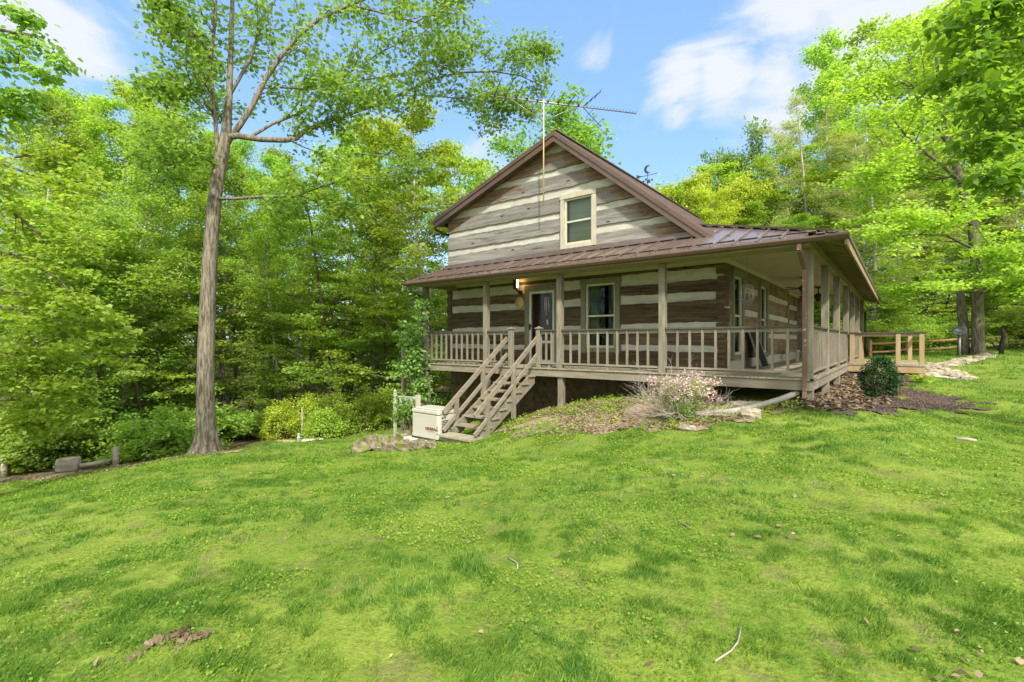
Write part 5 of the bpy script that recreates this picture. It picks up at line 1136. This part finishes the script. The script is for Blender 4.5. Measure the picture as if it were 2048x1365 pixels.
q = GPX(1927, 20.4); mb = MB(); mb.tube([q-Vector((0, 0, .2)), q+Vector((0, 0, 1.2)), q+Vector((-.06, 0, 2.0)), q+Vector((-.1, 0, 2.7))], [.22, .17, .16, .13], 12, rough=.1); mb.rock(q+Vector((-.08, -.05, 1.7)), .17, .17, .24); tag(mb.build('broken_trunk', M['bark']), 'broken burled trunk standing against the large maple', 'trunk')
q = GPX(2003, 19.6); mb = MB(); mb.tube([q-Vector((0, 0, .2)), q+Vector((0.0, 0, .35)), q+Vector((.06, 0, .75)), q+Vector((.02, 0, 1.1))], [.08, .09, .07, .04], 8, rough=.2); mb.tube([q+Vector((-.1, 0, .2)), q+Vector((-.28, -.1, .5))], [.05, .03], 6); tag(mb.build('dark_snag', M['black']), 'blackened knobbly snag at the end of the path', 'snag')
# -- near branches reaching in from outside the frame
def near_tree(px, d, base_r_d, polys, label, R_, n, size, T, leaf, name, up=.6, flat=.5, L_=.8, k=6, bark='bark3', tilt=.6, droop=.5, trunk_h=6):
    t = Tree(int(px+3000)); b = Vector((*rd(*base_r_d), gz(*rd(*base_r_d)))); root = thing(name, b, label, 'tree')
    for pts in polys:
        q = [PD(*p[:3]) for p in pts]; t.mb.tube(q, [p[3] for p in pts], 6); t.sub(q, k, L_, .012, .85, .15, .0, .5, 4, 4)
    s0 = PD(*polys[0][0][:3]); t.mb.tube([b-Vector((0, 0, .2)), b+Vector((0, 0, 2)), b.lerp(Vector((b.x, b.y, s0.z)), .9), Vector((b.x, b.y, s0.z+1.5))], [.22, .17, .15, .08], 10)
    for pi, pts in enumerate(polys):
        h = PD(*pts[0][:3]); s_ = Vector((b.x, b.y, h.z-.5-.28*(h-b).xy.length*(.6+.4*(pi % 3)))); s_.z = max(s_.z, b.z+1.2+.3*pi)
        t.mb.tube([s_, s_.lerp(h, .35)+Vector((t.r.gauss(0, .08), t.r.gauss(0, .08), .18)), s_.lerp(h, .7)+Vector((t.r.gauss(0, .08), t.r.gauss(0, .08), .14)), h], [.07, .05, .04, pts[0][3]], 6)
    V, kk, va = spray(np.array([tuple(a) for a in t.anch]), R_, n, size, T, flat, tilt, droop, t.rng)
    t.mb.build('trunk', M[bark], root); crown('crown', [(V, kk, va)], M[leaf], root); return root
near_tree(1, 6, (-8.6, 4.6), [[(-60, 60, 6.3, .03), (0, 60, 6.2, .02), (50, 70, 6.1, .012), (85, 95, 6.0, .006), (120, 125, 6, .003)], [(-60, 130, 6.3, .03), (0, 120, 6.2, .02), (55, 130, 6.1, .01), (100, 150, 6, .004)], [(-60, 10, 6.3, .02), (0, 15, 6.2, .015), (50, 30, 6.1, .005)], [(-50, 190, 6.3, .02), (10, 195, 6.2, .012), (60, 190, 6.1, .006)],
                              [(-60, 250, 6.5, .02), (-5, 230, 6.4, .015), (40, 215, 6.3, .006)]],
          'overhanging beech branches with pointed leaves in the top left corner', .15, 11, .085, T_OVAL, 'lf_deep', 'overhanging_beech', L_=.28, k=7)
near_tree(2, 9, (-10.6, 8.6), [[(-60, 300, 9, .05), (10, 330, 9, .03), (90, 360, 9, .02), (140, 400, 9, .01)], [(-60, 400, 9, .05), (20, 420, 9, .03), (80, 470, 9, .02), (110, 500, 9, .01)], [(-60, 500, 9, .05), (40, 510, 9, .03), (120, 560, 9, .02), (150, 600, 9, .01)], [(-60, 600, 9.4, .05), (40, 620, 9.4, .03), (120, 660, 9.4, .02), (190, 720, 9.4, .01)],
                               [(-60, 700, 9.6, .05), (60, 710, 9.6, .03), (120, 760, 9.6, .01)], [(-60, 800, 9.8, .04), (40, 800, 9.8, .02), (110, 830, 9.8, .01)], [(-60, 560, 9.9, .05), (80, 600, 9.9, .03), (200, 640, 9.9, .02), (250, 660, 9.9, .01)], [(-60, 760, 9.4, .04), (0, 740, 9.4, .02), (60, 740, 9.4, .01)], [(-60, 330, 10.4, .04), (60, 310, 10.4, .02), (110, 330, 10.4, .01)], [(-60, 860, 10.2, .04), (20, 850, 10.2, .02), (60, 850, 10.2, .01)]],
          'near maple reaching in from the left with broad drooping layers', .30, 32, .09, T_MAPLE, 'lf_bright', 'near_maple', flat=.25, L_=1.0, k=9, tilt=.35)
near_tree(3, 5, (8.8, 3.6), [[(2120, 60, 5.6, .03), (2060, 70, 5.5, .02), (1990, 90, 5.4, .012), (1930, 110, 5.3, .006)], [(2120, 150, 5.6, .03), (2050, 160, 5.5, .02), (1980, 180, 5.4, .012), (1930, 200, 5.3, .006)], [(2120, 260, 5.6, .03), (2060, 250, 5.5, .015), (2000, 260, 5.4, .008), (1960, 280, 5.4, .005)],
                             [(2120, 340, 5.6, .03), (2070, 330, 5.5, .015), (2030, 340, 5.4, .008), (2000, 370, 5.4, .005)], [(2120, 0, 5.6, .03), (2040, 10, 5.5, .02), (1970, 30, 5.4, .01), (1910, 60, 5.4, .005)], [(2120, 100, 6.2, .03), (2030, 110, 6.2, .02), (1950, 140, 6.2, .01), (1890, 160, 6.2, .005)], [(2120, -60, 5.6, .03), (2060, -40, 5.5, .02), (2000, -30, 5.4, .01)]],
          'near hickory branches with large glossy leaves in the top right corner', .22, 14, .115, T_OVAL, 'lf_hick', 'near_hickory', L_=.42, k=7, flat=.4, tilt=.5)
# -- vine on the left porch post, flowering bush, holly, ferns, small plants
def clumpy(name, base, pts, R_, n, size, T, leaf, label, cat, seed, flat=.8, tilt=.9, droop=.2, stems=True, wid=1, leafname='foliage', bark='bark3'):
    root = thing(name, base, label, cat); base = Vector(base)
    if stems:
        mb = MB(); rr = random.Random(seed)
        for p in pts[::max(1, len(pts)//16)]: p = Vector(p); mb.tube([base+Vector((rr.gauss(0, .03), rr.gauss(0, .03), -.03)), base.lerp(p, .5)+Vector((rr.gauss(0, .05), rr.gauss(0, .05), 0)), p], [.014, .009, .004], 5)
        mb.build('stems', M[bark], root)
    V, kk, va = spray(np.array([tuple(p) for p in pts]), R_, n, size, T, flat, tilt, droop, np.random.default_rng(seed), wid)
    crown(leafname, [(V, kk, va)], M[leaf], root); return root
rr = random.Random(8); pts = []
for k in range(130):
    t = rr.random(); px = 843+rr.gauss(0, 9)-(14 if .35 < t < .75 else 0)*rr.random()*1.6; py = 590+t*215; pts.append(PD(px, py, 15.1+rr.gauss(0, .18)))
for k in range(60): pts.append(PD(822+rr.gauss(0, 12), 690+rr.gauss(0, 32), 15.0+rr.gauss(0, .15)))
for k in range(34): pts.append(PD(808+rr.gauss(0, 14), 735+rr.gauss(0, 8), 15.0))
b_ = GPX(845, 15.05)
clumpy('climbing_vine', b_, pts[::2], .17, 26, .11, T_OVAL, 'lf_vine', 'dense green vine climbing the left porch post', 'vine', 4, .9, .8, .5)
pts = []
for k in range(70): pts.append(PD(815+rr.gauss(0, 13), 820+rr.gauss(0, 17), 12.5+rr.gauss(0, .12)))
clumpy('arbor_shrub', GPX(815, 12.5), pts, .13, 22, .07, T_OVAL, 'lf_deep', 'dark green shrub growing through the white iron panel', 'shrub', 5)
# weigela
b_ = GPX(1368, 8.85); pts = []; tops = []
for k in range(120):
    a = rr.uniform(0, 6.28); u = rr.random(); w_ = (.16+.42*u)*math.sqrt(rr.random()); pts.append(b_+Vector((w_*math.cos(a)*1.1, w_*math.sin(a)*.8, .06+u*.74)))
we = clumpy('flowering_bush', b_, pts, .10, 15, .045, T_OVAL, 'lf_mid', 'pink flowering bush with bare twigs in front of the porch railing', 'bush', 6)
fl = [p for p in pts if p.z > b_.z+.36]
for k in range(60):
    a = rr.uniform(0, 6.28); w_ = .62*math.sqrt(rr.random()); fl.append(b_+Vector((w_*math.cos(a), w_*math.sin(a)*.8, .90-.4*w_*w_-rr.random()*.34)))
V, kk, va = spray(np.array([tuple(p) for p in fl]), .05, 15, .036, T_OVAL, 1, 1.2, -.4, np.random.default_rng(2), 1.5); crown('blossoms', [(V, kk, va)], M['flower'], we)
mb = MB()
def twig(mb, p, d, L_, r, depth, rr):
    pts = [p]; d = d.normalized()
    for i in range(4): d = (d+Vector((rr.gauss(0, .16), rr.gauss(0, .16), rr.gauss(0, .12)))).normalized(); pts.append(pts[-1]+d*L_/4)
    mb.tube(pts, [r, r*.85, r*.7, r*.55, r*.4], 4)
    if depth:
        for k in range(4): j = rr.choice((1, 2, 3, 4)); twig(mb, pts[j], d+Vector((rr.gauss(0, .6), rr.gauss(0, .6), rr.gauss(.1, .4))), L_*.5, r*.55, depth-1, rr)
for k in range(40):
    a = rr.uniform(0, 6.28); twig(mb, b_+Vector((rr.gauss(-.1, .1), rr.gauss(0, .08), .02)), Vector((math.cos(a)*.9-.15, math.sin(a)*.7, rr.uniform(.25, 1.5))), rr.uniform(.5, .8), .0055, 2, rr)
for k in range(7): twig(mb, b_+Vector((.1, 0, .1)), Vector((1, .25, rr.uniform(.05, .4))), .8, .006, 2, rr)
for k in range(9): twig(mb, b_+Vector((-.1, 0, .05)), Vector((-1, -.1, rr.uniform(.05, .55))), .7, .006, 2, rr)
mb.build('bare_twigs', M['twig'], we)
# holly
b_ = PD(1757, 792, 9.9); b_.z = gz(b_.x, b_.y); pts = []
for k in range(190):
    a = rr.uniform(0, 6.28); u = rr.random(); prof = .33*math.sin(math.pi*min(1, .18+u*.80))**.7; w_ = prof*(.55+.45*math.sqrt(rr.random())); pts.append(b_+Vector((w_*math.cos(a)+.03*u, w_*math.sin(a), .12+u*.74)))
clumpy('holly_bush', b_, pts, .065, 40, .036, T_OVAL, 'lf_holly', 'dark glossy egg shaped holly bush in the mulch bed', 'bush', 9, 1, 1.2, -.2)
def fern(px, d, s, n, leaf, label, cat='plant', name='fern', wid=.22, py=None):
    b = GPX(px, d); root = thing(name, b, label, cat); P = []; D = []; Nn = []; sz = []
    for k in range(n):
        a = rr.uniform(0, 6.28); u = Vector((math.cos(a), math.sin(a), 0))
        prev = b.copy()
        for i in range(7):
            f = (i+1)/7; q = b+u*(s*f*.9)+Vector((0, 0, s*(1.5*f-1.0*f*f)*rr.uniform(.9, 1.1)))
            for sd in (-1, 1): P.append(tuple(prev)); D.append(tuple((q-prev).normalized()+Vector((-u.y, u.x, 0))*sd*.9)); Nn.append((-u.x*.5, -u.y*.5, 1)); sz.append(s*.34*(1.15-f*.8))
            prev = q
    V, kk = leaves(np.array(P), np.array(D), np.array(Nn), np.array(sz), T_OVAL, .55); o = crown('fronds', [(V, kk, np.random.default_rng(n).random(len(P)))], M[leaf], root); return root
fern(1838, 12.6, .38, 14, 'lf_bright', 'bright green fern at the corner of the new side deck', 'fern'); fern(1862, 12.4, .25, 9, 'lf_bright', 'small fern beside the pale path rocks', 'fern')
fern(1807, 9.9, .14, 12, 'lf_yel', 'tiny yellow green plant in the mulch right of the holly', 'plant', 'seedling')
fern(1077, 2.62, .06, 7, 'lf_vine', 'small pale seedling in the grass, lower centre', 'plant', 'seedling')
# scattered low weeds along the bed edge
P_ = []; rng = np.random.default_rng(31)
for (px0, px1, d0, d1, n_) in ((1010, 1330, 9.3, 11.5, 110), (1330, 1600, 8.5, 9.3, 80), (1020, 1300, 11.0, 12.2, 110)):
    for k in range(n_):
        g = GPX(rng.uniform(px0, px1), rng.uniform(d0, d1)); P_.append((g.x, g.y, g.z+.05))
V, kk, va = spray(np.array(P_), .09, 16, .045, T_OVAL, .7, .7, -.3, rng); tag(link('weeds', np_mesh('weeds', V, kk, M['lf_bright'], va)), kind='stuff')
P_ = []
for k in range(1100):
    px = rng.uniform(-80, 440) if k % 2 else rng.uniform(-150, 420); d = rng.uniform(12.2, 17); g = GPX(px, d); P_.append((g.x, g.y, g.z+.1))
for k in range(900):
    g = GPX(rng.uniform(420, 900), rng.uniform(17.4, 24)); P_.append((g.x, g.y, g.z+.12))
for k in range(900):
    g = GPX(rng.uniform(1600, 2150), rng.uniform(23.5, 31)); P_.append((g.x, g.y, g.z+.12))
V, kk, va = spray(np.array(P_), .28, 16, .11, T_KITE, .5, .7, -.2, rng, 1.3); tag(link('undergrowth', np_mesh('undergrowth', V, kk, M['lf_mid'], va)), kind='stuff')
# far wood that reads as one mass
P_ = []
for k in range(5200):
    px = rng.uniform(-500, 2500); d = rng.uniform(38, 60); top = 13+3*math.sin(px*.011)+2*math.sin(px*.037+1)
    if px < 900: top = 10+2*math.sin(px*.02)
    if 900 < px < 1400: top = 9
    u = rng.random()**.9; g = GPX(px, d); P_.append((g.x, g.y, g.z+u*top))
V, kk, va = spray(np.array(P_), 1.3, 26, .42, T_KITE, .6, .7, .2, rng, 1.3); tag(link('far_wood', np_mesh('far_wood', V, kk, M['lf_mid'], va)), kind='stuff')
# -- grass, dead leaves, mulch chips
rng = np.random.default_rng(99)
def frus(n, d0, d1, pw_=1.0):
    d = d0+(d1-d0)*rng.random(n)**pw_; r = (rng.random(n)*2-1)*(1.2*d+.9); return r, d
def fnoise(r, d, s, seed):
    q = np.random.default_rng(seed); out = np.zeros(len(r))
    for k in range(9):
        a = q.uniform(0, 6.28); f = s*q.uniform(.5, 2.6); out += np.sin((r*np.cos(a)+d*np.sin(a))*f+q.uniform(0, 6.28)+1.3*np.sin((r*np.sin(a)-d*np.cos(a))*f*.7))
    return out/9*2.2
GV = []; GA = []
def house_mask(r, d):
    x = CX*r-SX*d; y = SX*r+CX*d
    return ((x > -12.2) & (x < XA) & (y > YF+.0)) | ((x > XA-.1) & (x < .6) & (y > 17.6) & (y < 21.5)) | ((x > GX0-.16) & (x < GX1+.12) & (y > GY0-.12) & (y < GY1+.1)) | ((x > XS0-.1) & (x < XS1) & (y > 7.7) & (y < 10))
for (d0, d1, n, hh, ww, pw_) in ((1.5, 4.2, 350000, .029, .0042, .62), (4.2, 8.5, 310000, .034, .0075, .62), (8.5, 14, 180000, .045, .012, .7), (14, 27, 120000, .07, .02, .8)):
    r, d = frus(n, d0, d1, pw_)
    keep = inpoly(r, d, LAWN) & ~inpoly(r, d, MULCH) & ~house_mask(r, d)
    bed = inpoly(r, d, BED); t1 = fnoise(r, d, 1.7, 1); t2 = fnoise(r, d, 5.5, 2); t3 = fnoise(r, d, .55, 3)
    t4 = fnoise(r, d, 14, 12); dens = np.clip(.42+.4*t2+.2*t1+.7*t4, .03, 1); dens[bed] = np.clip(.02+.25*t2[bed], 0, .3); keep &= rng.random(len(r)) < dens
    wood_edge = fnoise(r, d, .9, 5)
    r, d, t1, t2, t3 = r[keep], d[keep], t1[keep], t2[keep], t3[keep]; z = zrd(r, d); m = len(r)
    P = np.stack([CX*r-SX*d, SX*r+CX*d, z-.004], -1); th = rng.uniform(0, 6.283, m); ph = fnoise(r, d, 1.2, 9)*2
    D = np.stack([np.cos(th)*.6+.35*np.cos(ph), np.sin(th)*.6+.35*np.sin(ph), rng.uniform(.5, 1.5, m)], -1); Nn = np.stack([np.cos(th+.8), np.sin(th+.8), np.full(m, .2)], -1)
    h = hh*rng.uniform(.45, 1.35, m)*(1+.55*np.clip(t2, 0, 1)+.2*np.clip(t1, -.5, 1)+.35*np.clip(fnoise(r, d, 14, 12), 0, 1)); V, _ = leaves(P, D, Nn, h, T_BLADE, (ww/hh))
    va = np.clip(.52-.2*t1-.2*np.clip(t2, -1, 1)+.12*t3-.25*np.clip(fnoise(r, d, 14, 12), -.6, 1)+rng.normal(0, .26, m), 0, 1); GV.append(V); GA.append(va)
tag(link('lawn_grass', np_mesh('lawn_grass', np.concatenate(GV), 3, M['grass'], np.concatenate(GA))), kind='stuff')
# clover and moss leaves in the lawn
r, d = frus(220000, 1.7, 11, .6); t = fnoise(r, d, 2.6, 21); k = (t > .1) & inpoly(r, d, LAWN) & ~inpoly(r, d, MULCH) & ~house_mask(r, d); r, d, t = r[k], d[k], t[k]; m = len(r)
P = np.stack([CX*r-SX*d, SX*r+CX*d, zrd(r, d)+.012+rng.random(m)*.018], -1); th = rng.uniform(0, 6.283, m)
V, kk = leaves(P, np.stack([np.cos(th), np.sin(th), rng.normal(.2, .3, m)], -1), np.stack([rng.normal(0, .5, m), rng.normal(0, .5, m), np.ones(m)], -1), .010*rng.uniform(.6, 1.5, m)*(1+d*.16), T_KITE, 1.6)
tag(link('clover', np_mesh('clover', V, kk, M['clover'], np.clip(rng.normal(.5, .25, m)-.2*fnoise(r, d, 1.7, 1), 0, 1))), kind='stuff')
def litter(name, r, d, size, T, m_, lift=.012, wid=1.0):
    m = len(r); P = np.stack([CX*r-SX*d, SX*r+CX*d, zrd(r, d)+lift+.012*rng.random(m)], -1); th = rng.uniform(0, 6.283, m)
    V, kk = leaves(P, np.stack([np.cos(th), np.sin(th), rng.normal(0, .25, m)], -1), np.stack([rng.normal(0, .35, m), rng.normal(0, .35, m), np.ones(m)], -1), size*rng.uniform(.5, 1.4, m), T, wid)
    return tag(link(name, np_mesh(name, V, kk, m_, rng.random(m))), kind='stuff')
def inside(poly, n):
    a = np.array(poly); r = rng.uniform(a[:, 0].min(), a[:, 0].max(), n); d = rng.uniform(a[:, 1].min(), a[:, 1].max(), n); k = inpoly(r, d, poly); return r[k], d[k]
r, d = inside(MULCH, 60000); litter('mulch_chips', r, d, .032, T_KITE, M['chips'], .028, .7)
r1, d1 = inside(MULCH, 14000); x = CX*r1-SX*d1; k = (x < -.35+.25*np.sin(d1*3)) ; litter('dead_leaves_by_deck', r1[k], d1[k], .085, T_OVAL, M['litter'], .04, 1)
r, d = inside(BED, 26000); k = fnoise(r, d, 1.6, 55) > -.4; r, d = r[k], d[k]
r2, d2 = frus(2600, 1.8, 12); k = (fnoise(r2, d2, 2.1, 77) > .85) | (rng.random(len(r2)) < .05); r2, d2 = r2[k], d2[k]
ed = np.array([(-11.5, 9.9), (-9.6, 10.9), (-7.9, 11.4), (-7.0, 12.2)]); q = rng.random(1800)*3; i = q.astype(int).clip(0, 2); e = ed[i]+(ed[i+1]-ed[i])*(q-i)[:, None]+rng.normal(0, .3, (1800, 2))
r3, d3 = e[:, 0], e[:, 1]
r4, d4 = frus(9000, 1.8, 9, .7); k = fnoise(r4, d4, 3.1, 41) > .35; litter('thatch_bits', r4[k], d4[k], .022, T_KITE, M['litter'], .012, .35)
litter('dead_leaves', np.concatenate([r, r2, r3]), np.concatenate([d, d2, d3]), .045, T_OVAL, M['litter'], .02, 1.1)
patch('bare_strip', [(-11.8, 9.9), (-9.6, 10.75), (-7.9, 11.3), (-6.8, 12.0), (-7.0, 12.5), (-7.9, 11.9), (-9.7, 11.4), (-12, 10.9)], M['soil'], .012, .2)
patch('dry_ring', [(-7.2, 11.3), (-6.5, 11.7), (-6.6, 12.3), (-7.4, 12.5), (-7.9, 12.0)], M['drygrass'], .012, .1)
patch('dry_patch', [(-7.2, 14.4), (-5.9, 14.2), (-5.4, 14.7), (-6.1, 15.1), (-7.0, 15.0)], M['drygrass'], .012, .1)
P_ = []; 
for k in range(46):
    px = rng.uniform(0, 2048); py = rng.uniform(900, 1340); dd_ = GI(px, py); g = GPX(px, dd_)
    for q in range(16): P_.append((g.x+rng.normal(0, .035), g.y+rng.normal(0, .035), g.z))
P_ = np.repeat(np.array(P_), 5, 0)+rng.normal(0, .008, (len(P_)*5, 3)); m = len(P_); th = rng.uniform(0, 6.283, m)
V, kk = leaves(P_-np.array([0, 0, .005]), np.stack([np.cos(th)*.5, np.sin(th)*.5, rng.uniform(.5, 1.2, m)], -1), np.stack([np.cos(th+1), np.sin(th+1), np.full(m, .2)], -1), rng.uniform(.05, .10, m), T_BLADE, .055)
tag(link('grass_tufts', np_mesh('grass_tufts', V, kk, M['grass'], np.clip(rng.normal(.25, .2, m), 0, 1))), kind='stuff')
# clump of crumpled brown leaves, lower left
b_ = GPX(360, 2.55); pts = [b_+Vector((rr.gauss(0, .05), rr.gauss(0, .05), .012+abs(rr.gauss(0, .012)))) for k in range(16)]
V, kk, va = spray(np.array([tuple(p) for p in pts]), .02, 3, .055, T_OAK, .5, .9, 0, np.random.default_rng(3)); o = link('leaf_clump', np_mesh('leaf_clump', V, kk, M['litter'], va*.6)); tag(o, 'clump of crumpled brown leaves on the lower left lawn', 'leaves')
